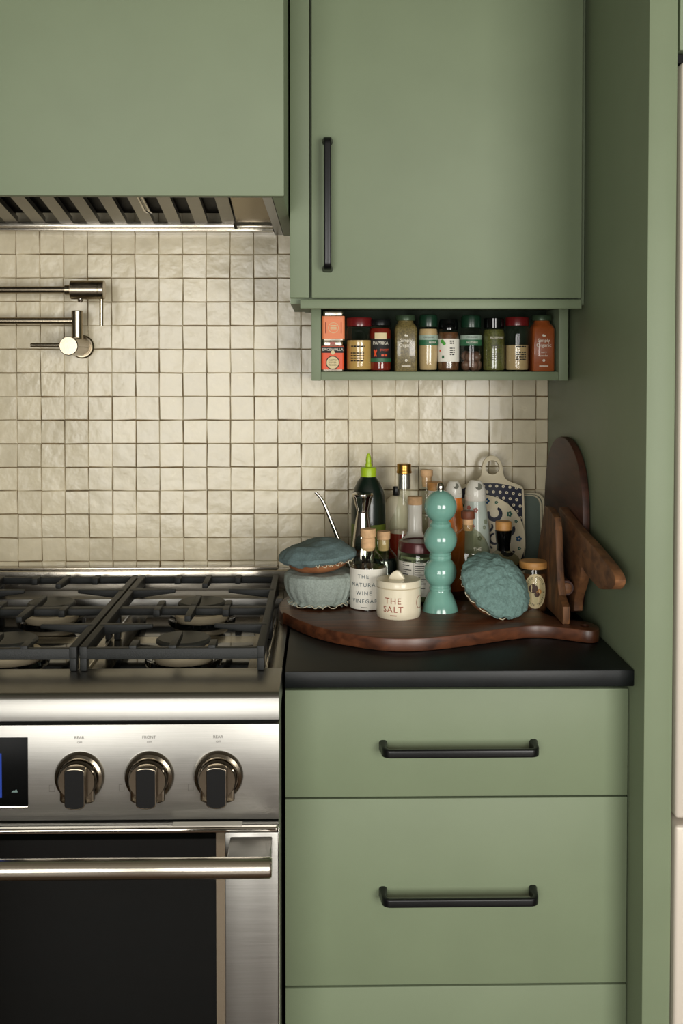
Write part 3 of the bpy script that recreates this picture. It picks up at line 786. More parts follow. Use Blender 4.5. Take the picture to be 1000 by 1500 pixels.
# --- teal pepper mill
Y = -.345; c = 644.5; s_ = scale_at(Y)
def ball(cy, r, a0, a1, n=16):
    return [(r*math.cos(math.radians(a0 + (a1 - a0)*k/n)), cy - r*math.sin(math.radians(a0 + (a1 - a0)*k/n))) for k in range(n + 1)]
pts = [(24, None), (27, 902.4), (27.4, 900), (26.6, 893), (24.2, 884), (21, 876), (17.5, 868.5), (15.6, 865.5), (15.4, 863.5), (16.2, 862.8), (16.2, 860), (15.4, 859.2)]
pts += ball(837.5, 24.2, -50, 50) + [(15.6, 817.6), (16.4, 817), (16.4, 813), (15.6, 812.4)]
pts += ball(790, 24.4, -50, 50) + [(15.4, 770.8), (16, 770), (16, 766.4), (15.2, 765.8)]
pts += ball(741.8, 24.0, -60, 86)
t = vessel('pepper_mill', 'teal lacquered pepper mill of stacked balls with chrome knob', 'pepper mill', c, 830, Y, [('body', 'teal', pts)])
obj('knob', lathe(prof_px([(4.5, 719.5), (5.2, 718), (5.4, 713), (4.6, 709.5), (2.5, 707.3), (0, 706.7)], c, Y, BT), 28), 'chrome', t)

# --- green squeeze bottle
Y = -.128; c = 539.5
vessel('squeeze_bottle', 'dark green squeeze oil bottle with lime green nozzle cap', 'bottle', c, 760, Y, [
    ('body', 'darkgreen', [(24.5, None), (25.3, 862), (25.3, 738), (24.2, 727), (21.5, 716), (17, 706), (12.5, 700), (11, 697)]),
    ('label', 'limelabel', [(25.2, 850), (25.5, 849.8), (25.5, 766), (25.2, 765.8)]),
    ('cap', 'lime', [(10.8, 698.5), (11.4, 698), (11.6, 686), (10.6, 684), (5, 683.4), (4.6, 682), (4.9, 680), (3.9, 678), (4.2, 674), (3.0, 667), (1.8, 664.3), (0, 664)])])

# --- polished steel oil can with long spout
Y = -.205; c = 531
t = vessel('oil_can', 'polished steel oil can with waisted body and thin bent spout', 'oil can', c, 780, Y, [
    ('body', 'chrome', [(15, None), (16.5, 875), (17, 860), (16.2, 806), (14, 785), (10.6, 762), (8.7, 751), (9.4, 746), (12.3, 737), (14.0, 729), (15.6, 726.5), (15.6, 723.5), (14, 722)])])
p0 = at(c, 780, Y)
pts = [at(px, py, Y - .003) - Vector((p0.x, Y, BT + .0004)) for px, py in ((461.5, 720.5), (466, 725), (471, 731), (475, 739), (479.5, 750), (488, 771), (496, 791), (505, 815), (518, 850))]
obj('spout', tube(pts, [.0026, .0028, .0031, .0034, .0037, .0043, .0049, .0053, .006], 16), 'chrome', t)

# --- gold capped bottle with red liquid
Y = -.112; c = 591.5
vessel('gold_cap_bottle', 'long necked clear bottle of red liquid with gold screw cap', 'bottle', c, 740, Y, [
    ('glass', 'glass', [(23, None), (25, 862), (25, 782), (24, 773), (20, 762), (14, 751), (10.2, 741), (9.4, 733), (9.2, 694)]),
    ('contents', 'redliq', [(22, 866), (24, 861), (24, 783), (23.6, 779)]),
    ('neck_foil', 'foil', [(9.4, 716), (9.6, 716), (9.6, 694.5), (9.4, 694.3)]),
    ('cap', 'gold', [(10.2, 693.3), (11, 693), (11.2, 690), (10.4, 688.5), (10.6, 687), (10.4, 685.5), (10.6, 684), (10.5, 680.5), (9.8, 679.3)])])
# --- white bottle with black cap behind it
Y = -.036; c = 580
vessel('white_flask', 'pale round shouldered bottle with small black cap behind the gold capped bottle', 'bottle', c, 740, Y, [
    ('body', 'cream', [(16, None), (17.5, 835), (17.5, 752), (16.5, 741), (13, 731), (8, 726.5), (4.5, 725.5)]),
    ('cap', 'black', [(4.6, 725.6), (5, 725), (5, 713.5), (4.4, 712.5)])])
# --- cork stoppered clear bottle
Y = -.052; c = 624.5
vessel('cork_bottle', 'slim clear glass bottle with pale cork stopper behind the pepper mill', 'bottle', c, 740, Y, [
    ('glass', 'glass', [(11.5, None), (12.5, 838), (12.5, 757), (11.5, 748), (8.8, 741), (8, 735), (7.8, 699)]),
    ('stopper', 'cork', [(6.2, 713), (7.2, 707), (7.4, 698), (9, 697), (9.3, 689.5), (8.6, 688)])])
# --- white ceramic bottle
Y = -.188; c = 607.5
vessel('ceramic_bottle', 'white ceramic bottle with wide neck and wooden stopper', 'bottle', c, 780, Y, [
    ('body', 'white', [(25, None), (26, 872), (26, 818), (25.5, 806), (23.5, 797), (19, 789), (13, 783), (10.8, 778), (10.4, 749), (10.6, 748), (10.6, 739)]),
    ('stopper', 'cork', [(10.2, 739.2), (10.9, 738.6), (10.9, 728.2), (10.3, 727.2)])])
# --- jar with maroon lid
Y = -.270; c = 614; s_ = scale_at(Y)
t = vessel('preserve_jar', 'glass jar with maroon screw lid and printed paper label', 'jar', c, 830, Y, [
    ('glass', 'glass_grn', [(28, None), (30, 872), (30.4, 868), (30.4, 818), (29, 812), (29.5, 806)]),
    ('contents', 'olivefill', [(27, 876), (29, 871), (29, 816), (28, 812)]),
    ('lid', 'maroon', [(29.3, 806.5), (30.4, 805.6), (30.6, 794), (29.4, 791.5), (25, 791.2), (24, 792.5), (0, 792.5)])])
lb = obj('label', cyl_patch(30.7*s_, hpx(c, 868, Y), hpx(c, 819, Y), 1.5, -.25), 'paper', t)
bmx = new_bm(); rr = random.Random(3)
for k in range(7):
    zz = .036 - k*.0085
    for x0, x1 in ((-.030, -.006), (-.002, .028)):
        e = x1 - rr.uniform(0, .012)
        rect2d(x0, e, zz, zz + .0016, bmx, 6); rect2d(x0, x0 + (e - x0)*rr.uniform(.4, .8), zz - .0035, zz - .0026, bmx, 4)
rect2d(-.031, .029, .0385, .0395, bmx, 10); rect2d(-.0045, -.0038, -.02, .038, bmx, 1)
obj('fine_print', wrap(bmx, 30.9*s_, hpx(c, 845, Y), -.25), 'ink_black', lb, smooth=False)
# --- dark bottle with wooden stopper
Y = -.238; c = 561.5
vessel('dark_cork_bottle', 'small dark bottle with wooden stopper behind the vinegar bottle', 'bottle', c, 820, Y, [
    ('glass', 'glass_grn', [(19, None), (20.8, 876), (20.8, 822), (19, 814), (13.5, 807), (9.6, 802), (9.2, 790)]),
    ('contents', 'darkliq', [(18, 879), (20, 875), (20, 823), (18, 816)]),
    ('stopper', 'cork', [(7, 806), (8, 800), (8.6, 790), (9.8, 789), (10, 779.5), (9.2, 778)])])
# --- small white bottle with wooden cap behind mill
Y = -.070; c = 637
vessel('wood_cap_bottle', 'small white bottle with brown wooden cap behind the pepper mill', 'bottle', c, 730, Y, [
    ('body', 'white', [(10, None), (11, 862), (11, 735), (11, 724), (10.4, 718)]),
    ('cap', 'lidwood', [(10.8, 718), (11.4, 717.4), (11.4, 706.8), (10.8, 706)])])
# --- two pump style shaker bottles with slanted caps
def shaker(label, bodym, Y, c, sc, y0, print_it):
    p = at(c, 760, Y)
    t = thing('shaker_bottle', label, 'bottle', (p.x, Y, BT + .0004))
    s = scale_at(Y)*sc
    H = lambda py: at(c, y0 + (py - 704)*sc, Y).z - BT - .0004
    obj('body', lathe([(20*s, 0), (21.5*s, .006), (22*s, H(800)), (20.5*s, H(775)), (17.5*s, H(752)), (15.4*s, H(735)), (15*s, H(733))], 40), bodym, t)
    cp_ = lathe([(15*s, H(733)), (15.6*s, H(732)), (15.6*s, H(725)), (15*s, H(724.4)), (15*s, H(718)), (13*s, H(712)), (10.5*s, H(707)), (8*s, H(704)), (0, H(704))], 40)
    obj('cap', cp_, 'white', t)
    b = disc2d(5*s, 0, 0, 20)
    for v in b.verts: v.co = Vector((v.co.x, v.co.y*1.1, 0))
    b.transform(Matrix.Translation((0.004*sc, -12.6*s, H(711.5))) @ Matrix.Rotation(math.radians(62), 4, 'X'))
    obj('spout_hole', b, 'greyink', t, smooth=False)
    if print_it:
        for ang, py, r, mm in ((-.12, 745, .0052, 'pinkflower'), (-.75, 742, .005, 'pinkflower'), (.75, 762, .006, 'sprigleaf'), (.55, 770, .0045, 'sprigleaf'), (-.35, 768, .005, 'pinkflower'), (.15, 785, .005, 'sprigleaf')):
            rad = (15.6 + (py - 735)*.135)*s + .0004
            b = new_bm()
            for k in range(5): disc2d(r*.42, r*.55*math.cos(k*1.2566), r*.55*math.sin(k*1.2566), 10, b)
            wrap(b, rad, H(py), ang)
            for v in b.verts:
                dz = (H(py) - v.co.z); f = 1 + dz*.20/rad*.55; v.co.x *= f; v.co.y *= f
            obj('printed_flower', b, mm, t, smooth=False)
    return t
M['greyink'] = mat('grey_spout', (112, 112, 100), .6); M['sprigleaf'] = mat('faded_green_print', (132, 140, 116), .6)
shaker('pale aqua bottle printed with small faded flowers and white cap', 'sprig', -.158, 696, 1.0, 704, True)
shaker('orange bottle with white cap half hidden behind the pepper mill', 'orange', -.165, 664, .80, 705, False)
# --- round glass bottle with brown stopper
Y = -.235; c = 685; s_ = scale_at(Y)
t = vessel('round_glass_bottle', 'round shouldered smoky glass bottle with brown topped cork', 'bottle', c, 800, Y, [
    ('glass', 'greybot', [(28, None), (32, 866), (33.5, 850), (33.5, 815), (31, 800), (26, 789), (18, 780), (11, 775.5), (8.4, 773), (8.2, 768)]),
    ('stopper', 'cork', [(6.8, 777), (7.4, 773), (7.8, 760), (7.6, 759.5)]),
    ('stopper_top', 'corkbrown', [(9.6, 759.6), (10, 759), (10, 749.4), (9.2, 748.2)])])
obj('lettering', wrap(text_bm('THE', .0085, spacing=1.15), 33.2*s_, hpx(c, 799.5, Y), .30), 'ink_white', t, smooth=False)
# --- bottle with black neck and wooden top
Y = -.205; c = 737
vessel('black_neck_bottle', 'clear bottle with black tapered collar and wooden top beside the patterned plate', 'bottle', c, 800, Y, [
    ('glass', 'greybot', [(25, None), (27, 868), (27.5, 836), (26.5, 824), (22, 815), (14, 809), (9.5, 806), (8.5, 800)]),
    ('collar', 'blackgloss', [(9.3, 806), (9.6, 805), (9.6, 796), (10.6, 794.5), (12.4, 777), (11, 776)]),
    ('stopper', 'lidwood', [(11.3, 776.2), (11.9, 775.5), (11.9, 764.6), (11, 763.2)])])
# --- truffle jar
Y = -.318; c = 781; s_ = scale_at(Y)
t = vessel('truffle_jar', 'small jar with wooden lid and oval cream label', 'jar', c, 860, Y, [
    ('glass', 'glass', [(18, None), (19.5, 894), (20, 890), (20, 840), (18.6, 834), (18.4, 831)]),
    ('contents', 'brownspice', [(16, 895), (18.6, 893), (19, 889), (19, 842), (18, 838)]),
    ('lid', 'lidwood', [(18.6, 831.6), (20.2, 831), (21, 828), (21, 823), (20, 821.4), (0, 821.2)])])
oval = new_bm(); n = 28
ovp = lambda a, b: [oval.verts.new((a*math.cos(2*PI*i/n), b*math.sin(2*PI*i/n), 0)) for i in range(n)]
oval.faces.new(ovp(.0225, .0325))
bmesh.ops.triangulate(oval, faces=oval.faces[:]); bmesh.ops.subdivide_edges(oval, edges=oval.edges[:], cuts=2, use_grid_fill=True)
lb = obj('label', wrap(oval, 20.3*s_, hpx(c, 862, Y), -.05), 'labelcream', t, smooth=False)
for k, ch in enumerate('WILD GOOSE'):
    a = math.radians(150 - k*120/9.0); b = text_bm(ch, .0058); b.transform(Matrix.Translation((.0172*math.cos(a), .0262*math.sin(a), 0)) @ Matrix.Rotation(a - PI/2, 4, 'Z'))
    if len(b.verts): obj('lettering', wrap(b, 20.5*s_, hpx(c, 862, Y), -.05), 'ink_black', lb, smooth=False)
    else: b.free()
for k, ch in enumerate('WHITE TRUFFLE'):
    a = math.radians(215 + k*140/12.0); b = text_bm(ch, .0058); b.transform(Matrix.Translation((.0178*math.cos(a), .0265*math.sin(a), 0)) @ Matrix.Rotation(a + PI/2, 4, 'Z'))
    if len(b.verts): obj('lettering', wrap(b, 20.5*s_, hpx(c, 862, Y), -.05), 'ink_black', lb, smooth=False)
    else: b.free()
b = new_bm(); disc2d(.0085, -.004, .005, 18, b); disc2d(.005, .003, -.006, 14, b)
obj('printed_truffle', wrap(b, 20.45*s_, hpx(c, 862, Y), -.05), 'truffle', lb, smooth=False)
obj('printed_slice', wrap(disc2d(.0052, .007, -.001, 16), 20.42*s_, hpx(c, 862, Y), -.05), 'lidwood', lb, smooth=False)

# ------------------------------------------------------------------ bowls under elastic linen covers
def cloth(profile, seg=120, folds=24, sub=4, seed=0, nz=.0015, nscale=40, lump=0.0):
    """profile rows: (r, z, fold amplitude in r, wave amplitude in z)"""
    rng = random.Random(seed); P = []
    for a, b in zip(profile[:-1], profile[1:]):
        for k in range(sub): P.append(tuple(a[i] + (b[i] - a[i])*k/sub for i in range(4)))
    P.append(profile[-1])
    ph = [rng.uniform(0, 6.28) for _ in range(6)]
    bm = new_bm(); rings = []
    for r, z, fa, wa in P:
        ring = []
        if r < 1e-6: rings.append([bm.verts.new((0, 0, z))]); continue
        for i in range(seg):
            th = 2*PI*i/seg
            wob = th*folds + 1.6*math.sin(3*th + ph[0]) + 1.1*math.sin(5*th + ph[1])
            f = math.sin(wob)*(.65 + .35*math.sin(2*th + ph[2]))
            g = math.sin(wob*1.0 + 1.2)*(.6 + .4*math.sin(3*th + ph[3]))
            p = Vector((math.cos(th)*(r + fa*f), math.sin(th)*(r + fa*f), z + wa*g))
            d = noise.noise(p*nscale + Vector((seed*7.1, 0, 0)))*nz + noise.noise(p*nscale*2.7 + Vector((0, seed*3.3, 0)))*nz*.5 + lump*noise.noise(p*16 + Vector((seed, seed, 0)))
            nrm = Vector((p.x, p.y, max(0.0, z)*.8 + .02)).normalized()
            ring.append(bm.verts.new(p + nrm*d))
        rings.append(ring)
    for a, b in zip(rings[:-1], rings[1:]):
        for i in range(seg):
            j = (i + 1) % seg
            if len(a) == 1: bm.faces.new((a[0], b[i], b[j]))
            else: bm.faces.new((a[i], b[i], b[j], a[j]))
    return bm, rings
def thread_loop(R, z, amp, seg, rad, seed, arc=None):
    rng = random.Random(seed); pts = []
    a0, a1 = arc or (0, 2*PI)
    for i in range(seg + 1):
        a = a0 + (a1 - a0)*i/seg
        pts.append((math.cos(a)*(R + amp*.6*math.sin(i*1.7)), math.sin(a)*(R + amp*.6*math.sin(i*1.7)), z + amp*math.sin(i*1.15 + math.sin(i*.37)*2)))
    return tube(pts, rad, 6)
lb_ = atz(468, 893, BT); bowlY = lb_.y + .045
p = at(468, 860, bowlY)
zb = BT + .0004
t = thing('covered_bowl', 'bowl under a pale blue gathered linen cover, lower one of the stacked pair', 'bowl', (p.x, bowlY, zb))
obj('bowl', lathe([(.026, 0), (.034, .001), (.044, .010), (.054, .025), (.060, .042), (.0625, .058), (.060, .059), (.056, .044), (.04, .014), (0, .009)], 48), 'greenlid', t)
cb, _ = cloth([(0, .0645, 0, 0), (.045, .065, 0, 0), (.060, .0640, .0002, 0), (.0665, .0595, .0005, 0), (.0675, .050, .0008, 0), (.0655, .036, .0014, 0), (.0590, .020, .0024, 0), (.0525, .0110, .0028, .001), (.0545, .0085, .0045, .002), (.0575, .0060, .006, .0035)], 168, 19, 4, 3, .0016, 55, .002)
obj('linen_cover', cb, 'linen', t)
obj('elastic_edge', thread_loop(.0585, .0068, .0035, 90, .0007, 2), 'thread', t)
t = thing('covered_bowl', 'small wooden bowl under a dark blue linen cover, on top of the stacked pair', 'bowl', (p.x - .002, bowlY, zb + .0668), (0.03, -.075, 0))
obj('bowl', lathe([(.030, .001), (.042, .002), (.055, .010), (.061, .022), (.062, .030), (.059, .031), (.05, .014), (0, .008)], 48), 'bowlwood', t)
cb, _ = cloth([(0, .056, 0, 0), (.02, .056, 0, 0), (.047, .053, .0005, 0), (.066, .044, .001, 0), (.0775, .034, .0012, .0005), (.0770, .027, .0018, .001), (.070, .0215, .003, .002), (.066, .0200, .0034, .0025)], 160, 13, 5, 11, .0026, 34, .010)
obj('linen_cover', cb, 'denim', t)
obj('elastic_edge', thread_loop(.0675, .0200, .0034, 60, .0007, 5, (-PI*.52, -PI*.05)), 'thread', t)
# tilted bowl
t = thing('tilted_bowl', 'wooden bowl tipped on its side under a wrinkled teal linen cover', 'bowl', (0, 0, 0), (math.radians(36), math.radians(30), 0))
obj('bowl', lathe([(.024, 0), (.032, .001), (.046, .009), (.058, .026), (.064, .046), (.0615, .047), (.054, .028), (.04, .013), (0, .010)], 48), 'bowlwood', t)
cb, _ = cloth([(0, .083, 0, 0), (.015, .083, 0, 0), (.034, .078, .0005, 0), (.051, .067, .001, 0), (.0645, .053, .0016, .0005), (.0695, .046, .0010, .0005), (.0690, .040, .0014, .001), (.0655, .0355, .0024, .0015), (.0640, .0325, .0036, .0025)], 192, 17, 6, 21, .0036, 62, .008)
cv_ = obj('linen_cover', cb, 'tealcloth', t)
obj('elastic_edge', thread_loop(.0650, .0325, .003, 90, .0007, 9), 'thread', t)
bpy.context.view_layer.update()
def settle(t, target_z):
    bpy.context.view_layer.update()
    lo = min((c.matrix_world @ v.co).z for c in t.children for v in c.data.vertices)
    t.location.z += target_z - lo
    bpy.context.view_layer.update()
pc = at(717, 862, -.372); t.location = (pc.x - .010, -.368, pc.z); settle(t, BT + .0006)

# ------------------------------------------------------------------ leaning pottery, tray, plate
Yt = -.05
def U(px, py, Y, cx_, zb_): q = at(px, py, Y); return (q.x - cx_, q.z - zb_)
# enamel tray against the tiles
tx0, tx1 = at(700, 760, -.03).x, at(797.5, 760, -.03).x
tcx = (tx0 + tx1)/2; th = at(780, 722, -.03).z - BT
t = thing('enamel_tray', 'grey green tray with cream rim leaning on the tiles behind the pottery board', 'tray', (tcx, -.046, BT + .0006), (math.radians(-7), 0, 0))
rr_ = [(a, b + th/2) for a, b in round_rect(tx1 - tx0, th, .022, 6)]
obj('face', prism([(a*.955, (b - th/2)*.97 + th/2) for a, b in rr_], 'y', .002, .006), 'sage', t)
outer = rr_; inner = [(a*.86, (b - th/2)*.93 + th/2) for a, b in rr_]
def ring_prism(o_, i_, y0, y1):
    bm = new_bm(); n = len(o_)
    A = [bm.verts.new((p[0], y0, p[1])) for p in o_]; B = [bm.verts.new((p[0], y0, p[1])) for p in i_]
    C = [bm.verts.new((p[0], y1, p[1])) for p in o_]; D = [bm.verts.new((p[0], y1, p[1])) for p in i_]
    for k in range(n):
        j = (k + 1) % n
        bm.faces.new((A[k], A[j], B[j], B[k])); bm.faces.new((C[k], D[k], D[j], C[j])); bm.faces.new((A[k], C[k], C[j], A[j])); bm.faces.new((B[k], B[j], D[j], D[k]))
    return bm
obj('rim', ring_prism(outer, [(a*.93, (b - th/2)*.965 + th/2) for a, b in rr_], -.005, .007), 'rimcream', t)
obj('inner_rim', ring_prism([(a*.90, (b - th/2)*.952 + th/2) for a, b in rr_], inner, -.003, .0015), 'rimcream', t)
# polka dot pottery board
Yb = -.062; bcx = at(720, 760, Yb).x
t = thing('pottery_board', 'cream pottery cutting board with ring handle and navy polka dot panel', 'board', (bcx, -.085, BT + .0006), (math.radians(-8), 0, 0))
G = lambda px, py: U(px, py, Yb, bcx, BT)
olp = [G(*q) for q in ((673, 884), (673, 730), (674, 713), (680, 709), (692, 706), (701, 702), (705.5, 694), (706, 684), (709, 674), (715, 668), (721, 666.3), (728, 668), (734, 674), (737, 684), (737.5, 694), (741, 702), (750, 706), (760, 709.5), (766, 713), (767.5, 722), (767.5, 884))]
olp = [(a, max(b, 0.0)) for a, b in olp]
bmb = prism(smooth_poly(olp, 2), 'y', -.006, .006, .002)
hc = G(721.5, 684.5)
cyl = rotY(lathe([(.0152, -.05), (.0152, .05)], 28)); cyl.transform(Matrix.Translation((hc[0], 0, hc[1])))
obj('board', bool_diff(bmb, cyl), 'pottery', t)
pnl = [G(*q) for q in ((676.5, 880), (676.5, 716), (690, 710.5), (708, 707.5), (728, 707.5), (748, 711), (763.5, 716), (764, 880))]
pnl = [(a, max(b, .004)) for a, b in pnl]
po = obj('dotted_panel', prism(pnl, 'y', -.0068, -.0055), 'navy', t)
dots = new_bm(); cores = new_bm()
for r_ in range(9):
    for c_ in range(12):
        px = 679 + c_*9.6 + (4.8 if r_ % 2 else 0); py = 711.5 + r_*8.4 + abs(px - 718)**2*.0022
        if 679 < px < 762 and py > 711:
            a, b = G(px, py)
            disc2d(.0032, a, b, 14, dots); disc2d(.0012, a, b, 8, cores)
do = obj('dots', flat_front(dots, -.0071), 'pottery', po, smooth=False); do['kind'] = 'stuff'
do = obj('dot_centres', flat_front(cores, -.0073), 'ink_grey', po, smooth=False); do['kind'] = 'stuff'
# round patterned plate in front of it
Yp = -.10; R_ = .0925
plx = at(769, 790, Yp).x - R_
t = thing('patterned_plate', 'round cream plate with navy and blue floral pattern leaning on the pottery board', 'plate', (plx, -.108, BT + .0008), (math.radians(-9), 0, 0))
pl = lathe([(0, .006), (.06, .006), (.070, .0075), (.086, .013), (R_, .0165), (R_, .0145), (.087, .0105), (.071, .0045), (.06, .002), (0, .002)], 64)
rotY(pl); pl.transform(Matrix.Translation((0, .010, R_)))
po = obj('dish', pl, 'pottery', t)
def plate_y(u, v):
    r = math.hypot(u, v)
    zz = .006 if r < .06 else .006 + (r - .06)/.010*.0015 if r < .070 else .0075 + (r - .070)/.016*.0055 if r < .086 else .013 + (r - .086)/.0065*.0035
    return .010 - zz - .0006
def decal(pts, name, m_):
    b = new_bm(); vs_ = [b.verts.new((u, plate_y(u, v), v + R_)) for u, v in pts]; b.faces.new(vs_)
    return b
def arc_decal(cu, cv, r0, r1, a0, a1, m_, n=12):
    b = new_bm(); prev = None
    for k in range(n + 1):
        a = math.radians(a0 + (a1 - a0)*k/n); wv_ = (r1 - r0)*(.55 + .45*math.sin(PI*k/n)); rm = (r0 + r1)/2
        row = []
        for r in (rm - wv_/2, rm + wv_/2):
            u, v = cu + r*math.cos(a), cv + r*math.sin(a); row.append(b.verts.new((u, plate_y(u, v), v + R_)))
        if prev: b.faces.new((prev[0], row[0], row[1], prev[1]))
        prev = row
    obj('painted_arc', b, m_, po, smooth=False)
def floret(cu, cv, r, m_):
    b = new_bm()
    for k in range(5):
        a0 = k*1.2566
        vs_ = []
        for j in range(8):
            a = j*PI/4; u = cu + r*.6*math.cos(a0) + r*.42*math.cos(a); v = cv + r*.6*math.sin(a0) + r*.42*math.sin(a)
            vs_.append(b.verts.new((u, plate_y(u, v) - .0001*k, v + R_)))
        b.faces.new(vs_)
    obj('painted_flower', b, m_, po, smooth=False)
for k in range(9):
    a = math.radians(100 - k*40); cu, cv = .061*math.cos(a), .061*math.sin(a)
    arc_decal(cu, cv, .0085, .0175, math.degrees(a) + 60 + 40, math.degrees(a) + 60 + 300, 'navy', 16)
    a2 = a + math.radians(20)
    floret(.080*math.cos(a2), .080*math.sin(a2), .0062, 'bluegl' if k % 2 else 'greengl')
    floret(.083*math.cos(a + .1), .083*math.sin(a + .1), .0036, 'greengl')
for k in range(6):
    a = math.radians(k*60); arc_decal(.03*math.cos(a), .03*math.sin(a), .008, .0135, math.degrees(a) + 90, math.degrees(a) + 330, 'navy', 12)
floret(0, 0, .011, 'bluegl')

# ------------------------------------------------------------------ wooden boards against the tall panel
def yz(px, py, X): q = atx(px, py, X); return (q.y, q.z)
# dark paddle leaning flat on the panel
X1 = .4775
ol = [yz(*q, X1) for q in ((796, 775), (797, 715), (801, 670), (808, 648), (818, 638), (829, 642), (840, 660), (848, 688), (852, 725), (853, 760), (852, 800))]
ol = [(a, b) for a, b in ol] + [(-.36, .99), (-.33, CT + .001), (-.10, CT + .001), (-.085, .99)]
o = obj('dark_board', prism(smooth_poly(ol, 2), 'x', X1, X1 + .0145, .003), 'walnut_dark')
tag(o, 'dark brown rounded cutting board leaning on the green panel', 'board')
# worn board with a handle in front of it
X2 = .458
ol = [yz(*q, X2) for q in ((817, 740), (825, 751), (836, 765), (848, 779), (861, 793), (878, 813), (894, 833), (901, 847), (900, 858))]
tip = [yz(*q, X2) for q in ((893, 865), (886, 858), (879, 865), (870, 856), (857, 841), (851, 829))]
low = [yz(*q, X2) for q in ((850, 842), (847, 858), (840, 878))]
ol = ol + tip + low + [(low[-1][0], BT + .004), (low[-1][0] + .075, BT + .004)] + [yz(*q, X2) for q in ((829, 840), (826, 800), (821, 765))]
o = obj('handled_board', prism(smooth_poly(ol, 1), 'x', X2, X2 + .0175, .0025), 'oak')
tag(o, 'worn brown wooden board with a handle sticking out, leaning on the dark board', 'board')
# narrow rough board seen edge on
X3 = .424
ol = [yz(*q, X3) for q in ((797, 741), (803, 744), (811, 758), (813, 775), (814, 810), (815.5, 845), (818, 872), (824, 889), (824, 903))]
yb0 = atz(822, 907, BT).y
ol = ol + [(ol[-1][0] + .004, BT + .0006), (-.22, BT + .0006), (-.225, 1.0)]
o = obj('edge_board', prism(ol, 'x', X3, X3 + .0135, .0018), 'olive')
tag(o, 'narrow rough wooden board standing on edge beside the jar with wooden lid', 'board')

# rolling pin wedged between the boards, one end towards the room
ra = atx(841, 862, .4545); rb = Vector((.4500, -.085, ra.z - .004))
ra = Vector((.4545 - .0135, ra.y, ra.z)); rb = Vector((ra.x, -.10, ra.z))
d = (rb - ra).normalized()
t = thing('rolling_pin', 'dark wooden rolling pin lying end on between the standing boards', 'rolling pin', tuple(ra))
obj('barrel', tube([ra + d*.004, ra + d*.0055, ra + d*.18, ra + d*.19], [.0130, .0142, .0142, .010], 28), 'walnut_dark', t, True)
obj('end_disc', tube([ra, ra + d*.001, ra + d*.0045], [.0085, .0098, .0098], 24), 'oak', t, True)

# ================================================================== spices on the shelf
SJ = -.186; zs_ = sb + .0004; ss = scale_at(SJ)
def zpx(py): return at(640, py, SJ).z - zs_
def jar(name, label, c, parts, lathe_seg=36, cat='spice jar'):
    p = at(c, 510, SJ)
    t = thing(name, label, cat, (p.x, SJ, zs_), group='spices on the narrow shelf')
    for pn_, m_, pts in parts:
        obj(pn_, lathe([(h*ss, 0.0 if y is None else zpx(y)) for h, y in pts], lathe_seg), m_, t)
    return t
def wtext(t, txt, sz, r, py, m_, ang=0.0, dx=0.0, sp=1.0):
    return obj('lettering', wrap(text_bm(txt, sz, spacing=sp), r*ss + .0003, zpx(py), ang, dx), m_, t, smooth=False)
def wbars(t, r, py, rows, w_, m_, ang=0.0, pitch=.0042, th=.0016, seed=1):
    rg_ = random.Random(seed); b = new_bm()
    for k in range(rows):
        x = -w_/2
        while x < w_/2:
            l = rg_.uniform(.003, .007); rect2d(x, min(x + l, w_/2), -k*pitch, -k*pitch + th, b, 2); x += l + .0012
    return obj('fine_print', wrap(b, r*ss + .0003, zpx(py), ang), m_, t, smooth=False)
def tin(label, y0, y1, base_z, lm, c, words):
    p = at(c, 510, SJ - .004)
    t = thing('spice_tin', label, 'spice tin', (p.x, SJ - .002, base_z), group='spices on the narrow shelf')
    h = .0
    wd = 16.2*ss
    H = words['h']
    obj('body', prism(round_rect(2*wd, 2*wd, .005, 4), 'z', 0, H, .001), 'tin', t)
    obj('lid', prism(round_rect(2*wd - .004, 2*wd - .004, .005, 4), 'z', H + .0002, H + .0085, .001), 'tin', t)
    lb = obj('label', prism(round_rect(2*wd + .0008, 2*wd + .0008, .0052, 4), 'z', .004, H - .001), lm, t, smooth=False)
    fy = -wd - .0008
    return t, lb, fy
H1 = zpx(505) ; p_ = at(487, 510, SJ)
t, lb, fy = tin('orange and black square spice tin on the shelf bottom with round cream emblem', 0, 0, zs_, 'orangelabel', 487, {'h': H1 - .002})
obj('black_band', flat_front(rect2d(-.0215, .0215, H1 - .0165, H1 - .004), fy), 'ink_black', lb, smooth=False)
obj('lettering', flat_front(text_bm('SPICEWALLA', .0072), fy - .0004, 0, H1 - .0100), 'ink_white', lb, smooth=False)
obj('emblem', flat_front(disc2d(.0136, 0, 0, 28), fy - .0003, 0, .0175), 'ink_black', lb, smooth=False)
obj('emblem_face', flat_front(disc2d(.0120, 0, 0, 28), fy - .0005, 0, .0175), 'labelcream', lb, smooth=False)
for k, wd_ in enumerate(('ALEPPO', 'PEPPER', 'FLAKES')):
    obj('lettering', flat_front(text_bm(wd_, .0046), fy - .0007, 0, .0224 - k*.0048), 'ink_black', lb, smooth=False)
obj('emblem_scallop', flat_front(disc2d(.0042, 0, 0, 18), fy - .0006, 0, H1 - .0158), 'labelcream', lb, smooth=False)
tp = H1 + .0075
obj('lid_sticker', flat_front(rect2d(-.0055, .0055, H1 - .0005, H1 + .0055), -16.2*ss + .0016), 'pinkflower', t, smooth=False)
t, lb, fy = tin('peach labelled square spice tin on top of the orange tin', 0, 0, zs_ + H1 + .0072, 'peachlabel', 488, {'h': zpx(463) - H1 - .0075})
Hh = zpx(463) - H1 - .0075
obj('emblem', flat_front(disc2d(.0105, 0, 0, 28, None, .0096), fy - .0002, 0, Hh*.52), 'labelcream', lb, smooth=False)
b = new_bm()
